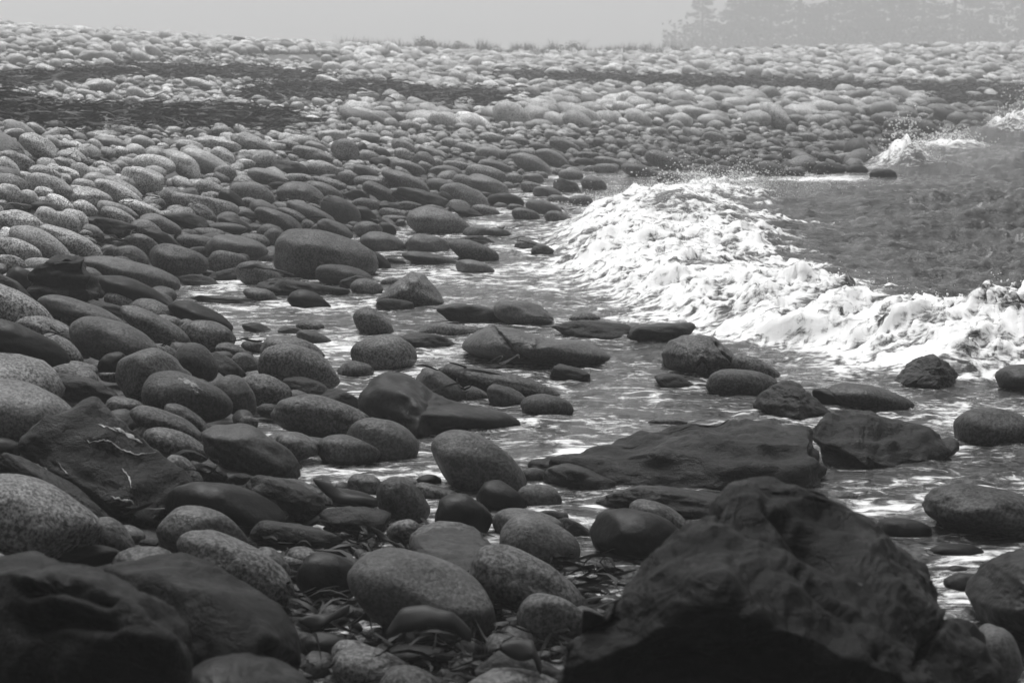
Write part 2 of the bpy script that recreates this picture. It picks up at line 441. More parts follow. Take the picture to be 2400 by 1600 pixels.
def sea(X, Y):
    """height and foam of the sea surface at points"""
    zg = ground(X, Y)
    P3 = np.stack([X, Y, np.zeros_like(X)], 1)
    deep = sstep(0.0, 0.35, -zg)
    q, H, Wd, idx = front_dist(X, Y)
    # small chop everywhere, longer swell offshore
    z = 0.022 * fbm(P3 * [2.6, 4.2, 1], 4, gain=0.6) * (0.45 + deep)
    off = sstep(1.0, 5.0, q)
    sw = fbm(P3 * [0.33, 0.75, 1] + 5.0, 3)
    z += 1.6 * off * (0.11 * sw + 0.12 * (0.5 - np.abs(fbm(P3 * [0.7, 1.8, 1] + 9, 3))) + 0.085 * (0.45 - np.abs(fbm(P3 * [1.3, 3.0, 1] + 31, 4, gain=0.6))))
    # the breaker: steep ragged front, crest, long back
    w1 = 0.95
    qn = q + 0.22 * fbm(P3 * 1.2 + 21, 3)
    front = sstep(-0.05, w1, qn); back = 1 - sstep(w1, 3.0 + 0 * q, qn) * 0.92
    prof = front * back
    z += H * prof * (1.05 + 0.40 * fbm(P3 * 0.8 + 3, 2))
    # foam
    belt = sstep(-0.75, 0.30, qn + 0.25 * fbm(P3 * 2.6 + 15, 2)) * (1 - sstep(Wd * 0.62, Wd * 1.05, qn + 0.55 * fbm(P3 * 1.3 + 40, 3)))
    # streaks of thin water between the froth run with the flow
    st = fbm(np.stack([X * 1.1 + Y * 0.9, (X * 0.8 - Y) * 3.2, 0 * X + 7], 1), 4, gain=0.6)
    thin = sstep(0.35, 1.0, np.clip(qn / np.maximum(Wd, 0.3), 0, 1.2))
    foam = belt * (0.84 - 0.16 * thin + 0.75 * np.minimum(st, 0.15) * (0.7 + 0.7 * thin))
    lace = fbm(P3 * [0.55, 1.1, 1] + 60, 3)
    wash = (1 - sstep(0.0, 3.2, np.abs(q + 1.5))) * (q < 0.3)
    shallow = (1 - sstep(0.10, 0.5, -zg)) * sstep(-0.25, -0.02, -zg)
    foam = np.maximum(foam, 0.46 * shallow + 0.16 * lace * shallow)
    foam = np.maximum(foam, (0.40 + 0.14 * lace) * wash)
    foam = np.maximum(foam, off * (0.16 + 0.16 * lace))
    # streaks of froth named by where they lie
    for px, py, rx, ry, amt in [(560, 665, 190, 38, .62), (760, 720, 180, 50, .58), (820, 800, 90, 60, .55), (1350, 1062, 130, 26, .80), (1500, 930, 170, 40, .58), (1450, 1000, 220, 40, .55), (2050, 1190, 220, 42, .66), (2250, 1300, 160, 45, .66),
                                (2200, 1040, 200, 40, .52), (1150, 520, 130, 35, .58), (900, 590, 90, 22, .6), (1250, 800, 150, 60, .5), (1900, 425, 230, 16, .75), (1250, 600, 90, 70, .56), (950, 1060, 60, 30, .5), (2200, 950, 180, 26, .55)]:
        c = at_z(px, py); cr = at_z(px + rx, py); cf = at_z(px, py - ry); cn = at_z(px, py + ry)
        ex = (X - c[0]) / (cr[0] - c[0]); ey = np.where(Y > c[1], (Y - c[1]) / (cf[1] - c[1]), (Y - c[1]) / (c[1] - cn[1]))
        g = np.exp(-(ex ** 2 + ey ** 2) * 1.2)
        foam = np.maximum(foam, amt * g + 0.18 * lace * g)
    # far splashes along the shore
    for px, py, r, h in FARSPLASH:
        c = at_z(px, py); g = np.exp(-(((X - c[0]) / r) ** 2 + ((Y - c[1]) / (r * 1.3)) ** 2))
        z += h * g * (0.8 + 0.6 * fbm(P3 * 2.2 + 80, 3)); foam = np.maximum(foam, 0.95 * g * (1 + 0.4 * lace))
    # a dark unbroken swell behind the froth
    a0, a1 = at_z(1590, 560)[:2], at_z(2000, 598)[:2]
    dv = a1 - a0; tt = np.clip(((X - a0[0]) * dv[0] + (Y - a0[1]) * dv[1]) / (dv @ dv), 0, 1)
    dd = np.hypot(X - a0[0] - tt * dv[0], Y - a0[1] - tt * dv[1])
    z += 0.13 * np.exp(-(dd / 1.0) ** 2) * (1 - 0.5 * tt) * (1 + 0.5 * fbm(P3 * 1.4 + 90, 3))
    foam = np.where(dd < 0.9, np.minimum(foam, 0.50 + 0.45 * st + 0.5 * (dd / 0.9) ** 3), foam)
    # froth stands up in lumps
    lump = np.abs(fbm(P3 * [2.0, 3.0, 1] + 11, 4, gain=0.5)); fizz = fbm(P3 * 11.0, 3, gain=0.6)
    z += sstep(0.5, 0.95, foam) * sstep(0.02, 0.35, prof) * (0.12 * lump + 0.014 * np.abs(fbm(P3 * 7.0 + 4, 2)) + 0.005 * fizz) * sstep(0, .2, H)
    foam = foam - (0.30 - 0.14 * sstep(0.30, 0.12, idx / 260.0)) * (1 - sstep(0.0, 0.34, np.abs(fbm(np.stack([X * 1.6 + Y * 1.3, (X * 0.8 - Y) * 4.0, 0 * X + 2], 1), 4, gain=0.62)))) * sstep(0.5, 0.8, foam) * (q > -0.2)      # torn open between the crests
    return z, foam, q, prof, H
FARSPLASH = [(2125, 400, 0.55, 0.46), (2225, 348, 0.9, 0.20), (2392, 320, 1.0, 0.62)]

_ys = np.concatenate([np.linspace(-10, 3.6, 8), np.geomspace(4.0, 11, 170)[:-1], np.geomspace(11, 30, 260)[:-1], np.geomspace(30, 70, 90)[:-1], np.geomspace(70, 630, 18)])
_us = np.concatenate([np.linspace(-0.9, -0.2, 12)[:-1], np.linspace(-0.2, 0.0, 90)[:-1], np.linspace(0.0, 0.30, 270), np.linspace(0.30, 0.9, 30)[1:]])
_UU, _YY = np.meshgrid(_us, _ys)
_X = (_UU * (np.maximum(_YY, 2) + 0.5)).ravel(); _Y = _YY.ravel()
_Z, _foam, _q0, _prof, _Hh = sea(_X, _Y)
# the crest leans towards the shore
_lean = _prof * np.clip(_Hh * 2.2, 0, 1) * sstep(0.5, 0.95, _foam)
_P3 = np.stack([_X, _Y, _Z], 1)
_j = np.stack([_X, _Y], 1)
_sx = 0.05 * fbm(_P3 * 4.0 + 7, 2) * _lean - 0.06 * _lean; _sy = 0.05 * fbm(_P3 * 4.0 + 70, 2) * _lean - 0.08 * _lean
sea_o = add_obj('sea', mesh_from('sea', np.stack([_X + _sx, _Y + _sy, _Z], 1), grid_faces(len(_ys), len(_us)), attrs={'foam': _foam}), M_WATER)
tag(sea_o, 'grey choppy sea with a white breaker rolling onto the boulders', 'sea', kind='structure')

# spray thrown up by the breaker: droplets of many sizes
def droplets(name, C, R, lab):
    V0, F0 = ico(1) if len(C) < 4000 else ico(0)
    st = rng.uniform(0.8, 1.7, (len(C), 1, 3))
    V = (V0[None] * st * R[:, None, None] + C[:, None]).reshape(-1, 3)
    F = (F0[None] + (np.arange(len(C)) * len(V0))[:, None, None]).reshape(-1, 3)
    o = add_obj(name, mesh_from(name, V, F), M_FOAM)
    return tag(o, lab, 'spray', kind='stuff')

def crest_spray(s0, s1, n, up, r0, r1, back=(0.0, 0.9), jit=0.15):
    """droplets over the stretch s0..s1 (0..1) of the breaker, thrown up to `up` metres above the crest"""
    k = (rng.uniform(s0, s1, n) * (len(FP) - 1)).astype(int)
    b = rng.uniform(*back, n)
    C = FP[k] + _nrm[k] * b[:, None] + rng.normal(0, jit, (n, 2))
    z, _, _, _, _ = sea(C[:, 0], C[:, 1])
    cl = fbm(np.stack([C[:, 0] * 3, C[:, 1] * 3, z], 1), 2)
    h = up * rng.beta(0.8, 3.2, n) * np.clip(0.6 + 1.2 * cl, 0.05, 1.6)
    R = r0 * (r1 / r0) ** (rng.random(n) ** 2.5)
    return np.column_stack([C, z + h]), R
_parts = [crest_spray(0.12, 0.30, 2400, 0.40, 0.002, 0.008, (0.5, 2.2), 0.25), crest_spray(0.30, 0.98, 1300, 0.20, 0.002, 0.008, (0.9, 1.5)), crest_spray(0.13, 0.26, 1500, 0.70, 0.003, 0.011, (0.2, 1.4), 0.3),
          crest_spray(0.12, 0.30, 1500, 0.16, 0.002, 0.008, (-0.5, 0.1), 0.15), crest_spray(0.09, 0.24, 2200, 0.55, 0.003, 0.008, (-0.2, 1.6), 0.3)]
for px, py, r, h in FARSPLASH:
    n = 700; c = at_z(px, py)
    C = rng.normal(0, 1, (n, 3)) * [r * 0.38, r * 0.5, 0] + [c[0], c[1], 0]
    C[:, 2] = h * 2.6 * rng.beta(0.9, 2.2, n) * np.exp(-((C[:, 0] - c[0]) / r) ** 2)
    _parts.append((C, rng.uniform(0.005, 0.016, n)))
droplets('spray', np.concatenate([p[0] for p in _parts]), np.concatenate([p[1] for p in _parts]), 'white spray and flying drops over the breaking wave')
# ------------------------------------------------------------------ boulders surveyed one by one
# view, centre x, y, half length, half height, tilt (clockwise), kind | label # short name used by its neighbours' labels
REG = {'A': (0, 1000, 800 / 2091), 'B': (700, 1000, 800 / 2091), 'C': (1400, 1000, 1000 / 2352), 'D': (0, 500, 800 / 2091), 'E': (700, 500, 800 / 2091), 'F': (1400, 500, 1000 / 2352),
       'G': (0, 0, 800 / 2281), 'H': (700, 0, 800 / 2281), 'I': (1400, 0, 1000 / 2352), 'J': (0, 0, 400 / 2091), 'K': (400, 0, 400 / 2091)}
STONES = '''
A 150 590 490 270 12 G | large pale speckled granite boulder cut by the lower left edge, behind the blurred black rocks # the pale corner boulder
A 700 680 170 90 35 g | small granite stone tucked against the pale corner boulder
A 330 385 480 105 32 s | long dark slate slab lying under the white-veined slab # the under-slab
A 1375 505 370 150 12 d | smooth dark oval stone beside the lower right corner of the white-veined slab # the smooth dark oval
A 1240 660 290 170 15 g | round-topped granite boulder in front of the smooth dark oval stone # the round-topped granite
A 1450 865 390 170 30 g | long tilted granite boulder resting behind the smooth blurred black rock # the long tilted granite
A 1660 850 140 92 40 g | small granite knob peeping over the long tilted granite boulder
A 1830 680 235 95 8 s | flat dark slate stone half buried in seaweed near the lower middle # the flat weedy slate
A 1700 455 300 150 25 s | broad dark slate rock with an edge ridge, behind the flat weedy slate # the ridged slate
A 1800 565 70 55 0 g | tiny granite pebble between the smooth dark oval and the ridged slate
A 1540 160 310 140 25 w | big dark egg-shaped granite boulder leaning right, above the smooth dark oval stone # the leaning dark egg
A 1080 120 215 95 18 g | rough-grained granite stone right behind the white-veined slab # the rough-grained granite
D 920 1350 100 52 0 g
D 1130 1362 145 24 25 d
A 1120 290 150 80 38 g | granite stone half hidden by the lower right edge of the veined slab
A 1310 300 100 75 0 s
A 1480 320 90 48 0 s
D 150 1240 330 200 15 g | large smooth granite boulder cut by the left edge, behind the veined slab # the smooth edge granite
D 40 1440 110 60 10 d
A 480 785 260 72 2 d | black flat stone between the pale corner boulder and the blunt black rock
A 920 715 60 40 0 s
D 130 825 300 140 18 d | very dark smooth boulder cut by the left edge, above the round granite stones # the dark edge boulder
D 110 590 320 105 28 g | long granite boulder sloping down from the left edge, below the black slate box # the sloping edge granite
D 40 990 130 85 20 g
D 300 720 240 80 16 g | long flat granite stone between the sloping edge granite and the dark edge boulder
D 380 840 150 72 35 g
D 710 795 290 135 18 g | wide granite boulder with a flat top, left of the long slanting granite # the wide flat-topped granite
D 960 710 255 80 30 g | long slanting sausage-shaped granite stone pointing down to the water # the slanting sausage stone
D 500 612 280 72 17 g | long low granite stone just below the black slate box # the long low granite
D 480 655 105 48 5 w
D 700 592 135 46 18 s
D 740 550 110 66 15 g
D 820 502 250 92 25 d | smooth dark rock sloping into the inlet beside the black slate box # the sloping dark rock
D 120 425 95 95 0 d
D 90 470 220 55 38 s | striped black slate ledge slanting down at the left edge by the slate box
D 70 310 95 58 5 g
D 250 325 115 54 0 g
D 125 235 140 72 22 g
D 250 200 210 88 28 g
D 430 178 210 66 25 G
D 800 370 320 78 13 g | very long low granite boulder at the head of the foamy inlet # the long inlet boulder
D 580 420 110 60 45 g
D 805 278 115 76 20 g
D 765 307 85 42 15 g
D 680 228 68 36 0 g
D 1095 288 180 98 12 g | smooth bulging granite boulder standing at the back of the foamy inlet # the bulging granite
D 1395 302 125 78 0 g | cone-shaped granite stone just left of the biggest domed boulder
D 1450 222 190 92 5 g
E 170 272 322 158 8 g | biggest domed granite boulder at the middle left, behind the foamy inlet # the biggest domed boulder
D 865 195 110 64 15 g
D 990 167 130 58 22 d
D 900 108 105 64 25 g
D 690 87 165 60 15 s | dark flat-sided slab stone lying among grey boulders # the flat-sided slab
D 1230 188 150 52 6 g
D 1280 126 105 38 0 g
D 1385 97 130 40 0 g
D 1440 77 110 46 20 d
D 1680 152 72 62 0 g
D 1710 52 165 62 25 g
D 1150 52 150 64 15 s | dark pointed slate rock standing out among pale grey boulders at left # the pointed slate
D 985 67 135 52 20 g
D 1590 382 150 84 20 g | granite stone with a strand of kelp over it at the inlet edge # the kelp-draped granite
D 1840 462 250 62 8 s | long black slate rock lying in the inlet before the biggest domed boulder # the long inlet slate
D 1595 507 105 50 12 g | small round granite stone in the foam beside the long inlet slate
D 1900 542 140 64 10 d | smooth dark stone rising from the inlet in front of the long inlet slate # the dark inlet stone
D 1400 537 190 30 3 s | flat slate stone awash with weed in the middle of the inlet
D 1230 417 125 47 8 s
D 1380 382 105 47 -15 s
D 1230 640 215 78 22 d | smooth dark wedge of rock sliding into the inlet foam # the dark wedge
D 970 606 68 42 0 g
D 1570 706 108 42 12 s | pointed slate stone standing alone in the inlet foam
D 1270 752 175 102 15 g | plump granite boulder at the near edge of the inlet foam # the plump inlet granite
D 1050 692 120 62 15 g
D 985 862 115 66 10 g
D 940 1002 242 168 10 g | big round dark-sided granite boulder at the left, beside the scarred boulder # the big round granite
D 1205 920 150 112 35 w | smooth plain grey stone wedged behind the big round granite # the plain wedged stone
D 1390 937 130 62 40 s
D 1425 852 110 52 20 g
D 1505 927 95 72 20 g
D 1550 816 75 40 0 w
D 1790 842 200 88 8 g | granite boulder back just showing over the larger pale granite by the inlet
D 1835 962 256 158 8 g | large rounded granite boulder at the inlet's near edge, left of the grey dome # the large inlet granite
D 1920 1082 150 78 15 s | angular black slate rock in front of the large inlet granite # the angular black slate
D 1620 1087 170 102 8 g | rounded granite boulder left of the angular black slate # the rounded granite
D 1445 1122 150 108 40 g
D 1150 1142 282 152 12 w | scarred granite boulder with a white blotch on its top # the scarred boulder
D 765 1197 120 82 15 g
D 1020 1292 242 84 22 g | long granite stone sloping below the scarred boulder # the long sloping granite
D 1140 1257 145 60 28 g
D 525 1092 212 102 8 s | cracked dark slate boulder above the peak of the veined slab # the cracked dark slate
D 440 1007 165 90 8 g
D 490 952 115 47 12 g
D 210 1012 95 68 20 s
D 260 1097 75 34 5 g
D 690 922 95 68 -25 d
E 150 1252 312 128 10 g | long loaf-shaped granite boulder at the near water's edge # the granite loaf
D 1820 1424 150 90 5 g | round granite stone below the granite loaf, left of the dark speckled egg
E 300 1458 198 104 5 w | dark speckled egg-shaped stone with its foot in the water # the dark speckled egg
E 510 1402 228 142 20 g | tall rounded granite boulder right behind the dark speckled egg # the tall rounded granite
D 1525 1287 60 48 0 g
D 1400 1342 130 50 8 s
E 890 1072 190 82 30 g | long granite stone lying against the back of the lumpy black boulder
E 1080 1122 95 60 15 g
E 1230 1042 390 78 13 w | long dark wet granite ridge stretched out in the shallows # the long wet ridge
E 1290 1137 145 68 18 g | oval granite stone in the shallows, left of the small dome stone # the oval shallows stone
E 1525 1190 162 82 5 w | small dome-shaped granite stone standing in the shallows # the small dome stone
E 515 870 207 130 0 g | grey granite dome standing in the inlet water # the grey dome
E 790 787 190 64 8 s | cracked dark slate rock low in the water right of the grey dome # the low cracked slate
E 465 682 140 78 30 g | upright granite stone leaning right in the inlet water # the leaning inlet stone
E 350 967 115 68 0 g
E 600 562 145 54 8 s | black slate stone at the foot of the cone-shaped boulder
E 420 462 105 60 8 g | granite stone just left of the cone-shaped boulder
E 350 427 100 47 -20 s
E 270 387 185 70 6 w | low rounded granite stone at the foot of the biggest domed boulder
E 565 427 60 38 0 g
E 1030 617 222 82 8 s | broad dark slate rock in the shallows left of a grey granite boulder # the broad shallows slate
E 1370 622 190 80 12 g | grey granite boulder right of the broad shallows slate, facing the breaker # the grey shallows granite
E 1820 712 275 70 5 s | long low black slate rock awash in front of the breaking wave # the long awash slate
E 1750 645 100 40 0 g
F 380 667 180 74 -5 s | black humped slate rock at the foot of the breaking wave # the humped black slate
F 870 862 150 66 20 g | low granite stone joined to the right of the cracked bread-shaped boulder
F 800 947 206 90 5 w | dark rounded boulder in front of the cracked bread-shaped boulder # the dark rounded boulder
F 420 927 100 50 5 s | small black slate stone left of the dark rounded boulder in the shallows
F 1330 1032 150 58 15 d | small dark smooth stone behind the dark peaked rock in the water
F 1500 1022 250 74 10 w | low grey granite boulder washed over behind the dark slate wedge # the washed granite
F 2400 917 206 90 0 w | dark granite boulder cut by the right edge at the foot of the breaker
F 2200 1192 230 118 0 w | dark rounded boulder in the water near the right edge # the dark right boulder
H 940 1492 225 98 8 g | large domed boulder lying at the shallow water's edge, upper middle # the shore dome
E 520 187 145 70 10 g
E 795 197 140 65 5 g
E 1070 237 165 70 14 g | smooth granite hump in the shallows left of the splash
E 1100 170 110 38 6 s
E 810 285 170 42 8 w
E 1080 337 125 47 10 g
E 490 302 95 47 35 d
E 595 300 66 28 8 d
E 425 102 88 50 0 g
E 540 102 60 44 20 d
E 1085 120 80 40 0 w
E 1220 124 82 36 8 w
E 1400 200 80 38 0 g
E 1495 232 70 42 0 w
E 150 106 85 50 10 g
E 60 82 55 42 10 g
E 225 102 120 52 25 g
H 280 1412 145 86 28 w | plump dark boulder among grey ones above the biggest domed boulder # the plump dark boulder
E 260 1142 110 70 5 s
E 920 720 200 46 3 g | pale submerged stone with water running over it behind the split boulder
D 1900 697 90 40 5 g
D 1795 727 85 40 5 s
D 1935 772 125 44 18 w
E 1660 987 140 58 10 s | low dark slate rock awash below the split boulder # the low awash slate
B 1100 242 336 188 22 g | big speckled egg-shaped granite boulder between the shallows and the pebbles # the big speckled egg
B 405 352 112 68 8 g
B 645 467 190 128 35 w | dark granite boulder leaning left of the big speckled egg # the leaning dark granite
B 640 347 100 46 8 g
B 855 407 150 50 15 g
B 1250 442 155 102 12 d | round black polished stone in front of the big speckled egg # the black polished stone
B 1470 442 150 90 5 g | speckled granite stone right of the round black polished stone
B 1690 312 222 95 12 s | creased slate rock just right of the big speckled egg # the creased shore slate
C 370 412 372 112 5 s | long black slate boulder behind the peak of the great black rock # the long black slate
B 1010 562 180 142 15 d | dark hooded boulder in the middle of the near pebbles # the hooded boulder
B 380 582 230 112 10 s | rough knobbly dark rock with folds, left of the dark leaning granite # the knobbly rock
B 655 642 112 78 0 g | small round granite stone below the dark leaning granite
B 1410 602 235 92 8 g
B 1480 722 252 164 18 g | round speckled granite boulder right of the flat-topped slate block # the round speckled granite
C 220 602 272 148 10 d | smooth black rounded boulder left of the great black rock # the smooth black boulder
C 340 512 180 88 25 g | speckled granite boulder peeping over the smooth black boulder
B 770 1052 500 258 18 g | largest egg-shaped granite boulder at the bottom centre with kelp before it # the largest egg
B 1390 972 382 182 25 g | dark-flanked speckled granite boulder right behind the largest egg # the dark-flanked granite
B 1555 1182 216 152 5 g | round granite stone between the largest egg and the great black rock # the round corner granite
B 190 922 202 152 10 d | dark weathered boulder left of the largest egg # the dark weathered boulder
B 340 1402 140 98 5 G | pale round pebble lying in seaweed at the bottom # the pale weedy pebble
B 0 1090 90 45 5 s
B 1350 1522 300 122 10 s | flat slate plate at the bottom edge beside the great black rock
B 750 1280 240 82 3 d | flat dark shell-shaped stone at the foot of the largest egg boulder
B 750 1402 220 72 0 d
B 180 1332 150 76 0 d
B 150 1200 170 60 -10 d
B 450 812 80 47 0 g
C 60 805 70 55 0 s
B 300 432 200 52 8 d
B 800 342 80 52 0 d
B 1440 312 90 68 0 w
B 1540 560 120 60 10 s
B 1700 640 110 70 10 s
C 2200 1292 142 192 5 g | tall speckled granite stone behind the lower right end of the great black rock
C 2170 482 382 150 10 w | big dark oblong boulder in the water at the right edge # the dark oblong boulder
C 1690 572 165 72 5 d | dark oval stone in the water left of the dark oblong boulder
C 1980 692 150 50 0 d | flat dark stone ringed with froth below the dark oblong boulder
C 2040 872 130 68 0 d
C 1985 800 75 35 0 d
C 570 307 65 36 0 g
C 1350 387 105 34 0 g
C 1745 420 66 24 0 w
C 2330 1210 60 60 0 d
F 390 1157 110 36 0 g
F 940 1165 80 26 0 g
F 380 1195 70 22 0 w
G 260 985 145 72 22 g | long tilted granite boulder just below the lower weed line at left # the weed-line boulder
G 65 975 58 47 5 g
G 80 842 70 44 10 g
G 240 862 75 34 20 g
G 110 1082 140 67 20 w
G 50 1130 100 62 35 g
G 305 1162 110 57 12 g
G 320 1252 175 84 15 w | broad dark boulder with pale stones around it at the left # the broad dark boulder
G 150 1182 85 37 0 g
G 460 1162 95 37 18 g
G 550 1147 85 50 30 g
G 700 1172 82 44 8 g
G 695 1122 78 42 20 g
G 510 1047 85 42 28 g
G 430 1092 80 36 10 g
G 645 977 65 37 35 g
G 750 957 105 40 10 w
G 880 887 85 38 8 w
G 1035 897 58 35 0 w
G 960 957 85 47 20 g
G 1315 897 88 44 0 w
G 1480 882 82 42 0 w
G 1270 982 92 44 5 g
G 1460 967 170 48 8 g
G 1690 962 150 58 20 w
G 1035 1102 140 72 8 g | cone-shaped grey boulder behind the squared-off boulder # the grey cone
G 1235 1107 130 72 45 g
G 1390 1092 185 68 25 g | long slanting grey boulder right behind the grey cone # the slanting grey boulder
G 1490 1047 90 57 25 g
G 1765 1072 85 70 10 g
G 1640 1037 52 36 0 g
G 1960 1122 115 57 5 s | dark angular rock among grey boulders at the upper middle # the dark angular rock
G 1910 972 105 36 5 w
G 2085 1032 140 47 12 w
G 2110 987 85 36 15 w
G 955 1212 136 94 8 q | squared-off block-shaped grey boulder at the left middle distance # the squared-off boulder
G 810 1227 95 50 10 g
G 830 1262 150 50 30 w
G 790 1292 180 62 25 g
G 570 1247 90 52 8 g
G 620 1327 145 70 12 g | wide grey boulder just in front of the broad dark boulder # the wide grey boulder
G 290 1294 78 48 5 g
G 425 1317 65 44 10 w
G 60 1302 105 72 20 g
G 195 1322 75 52 35 g
G 400 1362 100 50 22 G
G 310 1397 105 47 10 d
G 325 1462 98 74 15 g
G 500 1462 95 64 20 G
G 120 1402 120 50 5 s
G 130 1492 170 72 15 g
G 570 1397 90 50 20 g
G 780 1412 150 58 18 w
G 800 1452 135 50 25 g
G 950 1397 165 44 18 G
G 1140 1322 90 72 -20 w
G 1180 1322 80 47 5 g
G 1400 1267 108 60 10 g
G 1680 1302 160 90 18 g | plump grey boulder right of the pale flat slab among the upper stones # the plump grey boulder
G 1370 1387 220 78 12 q | pale flat-topped slab among rounded grey boulders behind the pointed slate # the pale flat slab
G 1425 1307 58 28 0 g
G 1550 1342 100 58 35 d
G 1680 1367 88 44 15 g
G 1350 1432 110 62 35 g
G 1640 1442 100 38 5 s
G 2010 1307 160 82 14 g
G 1860 1242 70 28 0 d
H 190 1287 125 52 18 g
G 1960 1447 120 42 25 g
G 2070 1432 180 58 18 g
G 2030 1377 125 36 8 g
G 1865 1380 62 32 0 g
G 1800 1187 150 50 15 g
G 1990 1197 108 38 0 g
G 2150 1122 105 48 8 g
G 2190 1227 120 42 15 g
G 1640 1097 70 34 0 g
G 1430 1187 70 30 0 g
H 230 912 100 48 0 g
H 312 1012 100 82 30 w | dark round boulder standing up in the upper middle stones # the dark round boulder
H 425 1007 50 47 35 d
H 435 920 112 32 0 w
H 700 982 95 44 20 w
H 560 1027 60 34 25 d
H 700 1037 72 44 20 g
H 555 1087 68 38 0 s
H 842 1082 82 64 20 w
H 890 1027 105 38 20 g
H 725 1122 125 47 15 g
H 450 1152 92 42 22 w
H 335 1192 80 47 15 w
H 155 1132 95 54 12 g
H 525 1224 170 42 6 g | long bar-shaped grey boulder in the upper middle stones # the grey bar
H 715 1217 175 58 22 g
H 545 1287 130 50 25 w
H 375 1302 85 52 0 s
H 650 1292 55 40 0 g
H 450 1367 95 47 5 g
H 830 1332 180 78 15 s | large black slate rock with a ragged top in the upper middle # the ragged black slate
H 965 1337 80 60 25 s
H 1110 1317 170 78 20 g | smooth grey boulder right of the ragged black slate # the smooth grey boulder
H 935 1237 98 44 5 g
H 1105 1222 82 58 20 g
H 1270 1237 145 54 18 g
H 985 1152 115 48 5 g
H 1245 1167 140 60 12 g
H 1060 1112 108 38 5 g
H 1310 1117 120 44 10 g
H 1265 1027 88 44 10 g
H 1220 1072 62 30 0 s
H 1565 1102 140 60 22 g | large tilted grey boulder above the splash of the wave # the tilted grey boulder
H 1690 1057 125 54 25 g
H 1440 1192 68 36 0 g
H 1560 1197 82 38 0 g
H 1565 1262 85 44 15 g
H 1790 1247 105 60 15 s | dark triangular rock just above the splash of the wave # the dark triangle
H 1820 1172 85 46 5 g
H 1975 1232 90 54 15 w
H 1660 1292 98 42 10 g
H 1385 1345 120 54 5 d | dark cone-shaped rock at the far edge of the shallows # the dark cone
H 1640 1397 130 52 12 w
H 1520 1442 98 50 5 w
H 1740 1457 98 44 10 w
H 1735 1337 76 34 0 w
H 1885 1347 82 44 5 w
H 1250 1412 100 40 15 g
H 1125 1417 100 44 18 s
H 1135 1360 55 32 5 g
H 450 1437 95 47 35 d
H 600 1387 108 30 5 d
H 620 1427 92 36 5 g
H 640 1462 98 24 0 g
H 745 1380 88 34 5 g
H 750 1432 55 27 0 g
H 1350 1380 50 28 0 g
H 1450 1390 70 26 5 g
H 2050 1132 85 40 5 g
H 1925 1082 78 34 5 s
H 1935 1042 98 27 0 g
H 2090 1087 125 34 12 g
H 1780 977 115 44 22 g
H 1480 1027 92 30 5 g
H 1610 987 75 30 5 w
H 1700 912 65 34 20 g
H 1290 920 90 32 5 g
H 1020 960 70 36 10 g
H 1130 990 80 34 10 g
H 1100 850 60 30 5 g
H 750 850 70 36 10 w
H 1460 950 90 34 8 w
I 695 952 85 40 5 w | dark smooth boulder at the far shoreline, left of the second splash # the far dark boulder
I 785 982 88 36 5 w
I 950 940 100 42 10 w
I 1280 937 90 42 0 d | dark speckled boulder on the far shoreline left of the second splash # the far speckled boulder
I 1430 944 62 36 0 d
I 1575 970 76 40 0 d | lone dark boulder in the water beside the second splash
I 540 1012 90 40 5 w
I 395 990 75 40 5 w
I 1080 952 70 30 5 w
I 365 887 115 47 18 g | long tilted boulder above the main splash near the far shoreline # the far tilted boulder
I 650 762 65 36 20 g
I 680 837 85 30 5 g
I 1085 850 70 32 5 w
I 1285 874 70 30 15 g
I 965 877 56 26 0 w
I 1195 927 40 34 0 d
I 1050 927 45 34 25 w
I 1635 897 58 30 5 d
I 1340 807 52 30 10 w
I 1440 714 54 28 0 w
I 1725 697 150 44 4 g | long huge pale grey boulder far off, above the second splash # the far long boulder
I 1160 759 64 28 5 g
I 1272 762 50 32 0 g
I 2040 692 44 32 0 w
I 2030 630 48 28 0 w
I 2110 614 42 26 0 w
I 2240 618 38 28 0 w
I 780 762 32 36 0 s
I 240 945 110 40 15 w
I 1600 630 60 26 0 g
I 860 660 60 28 8 g
I 1100 660 60 28 8 w
I 720 600 46 34 20 w
I 1250 650 50 34 25 g
J 970 518 165 75 8 p | wide pale humped stone high on the left bank # the pale hump
J 1290 802 130 88 5 p | pale cylinder-shaped stone on the left bank above the upper weed # the pale cylinder
J 1125 692 155 78 -5 p
J 960 652 120 64 15 p
J 1350 692 115 74 20 p
J 200 738 130 84 -5 p
J 210 522 110 54 0 p
J 800 692 115 68 15 p
J 820 762 100 40 0 p
J 690 802 90 78 20 p
J 180 882 170 78 20 p
J 590 882 170 78 20 P | pale lichen-spotted stone at the upper weed line on the left bank # the lichen-spotted stone
J 510 952 135 62 0 P
J 955 962 95 47 0 P
J 1215 1057 200 94 0 p | broadest pale domed stone between the two weed lines at left # the broad pale dome
J 770 1077 140 58 28 p
J 1010 1097 90 57 0 p
J 280 1132 105 50 0 p
J 250 1207 85 42 25 P
J 1100 1162 160 54 18 p
J 790 1232 90 44 0 p
J 800 1292 80 44 0 p
J 1090 1252 85 50 0 p
J 1255 1277 100 57 20 p
J 1410 1282 55 44 0 p
J 190 1332 85 60 0 p | round pale stone alone in the lower weed near the left edge # the lone pale round
J 1690 1332 85 44 0 p
J 1445 1457 80 52 0 p | small round pale stone alone in the lower weed line
J 1240 1467 80 30 0 p
J 520 582 66 64 0 Q | square pale stone standing high on the left bank # the square pale stone
J 690 412 110 48 0 p
J 850 442 75 53 0 p
J 510 347 78 40 0 P
J 1720 702 120 74 20 p
J 1890 632 130 64 30 p
J 1430 432 130 48 15 p
J 1630 382 80 44 0 p
J 2030 452 90 78 0 p | tall pale domed stone on the bank's crest at left # the crest dome
J 1600 857 190 54 8 p
J 1680 1142 130 74 10 p
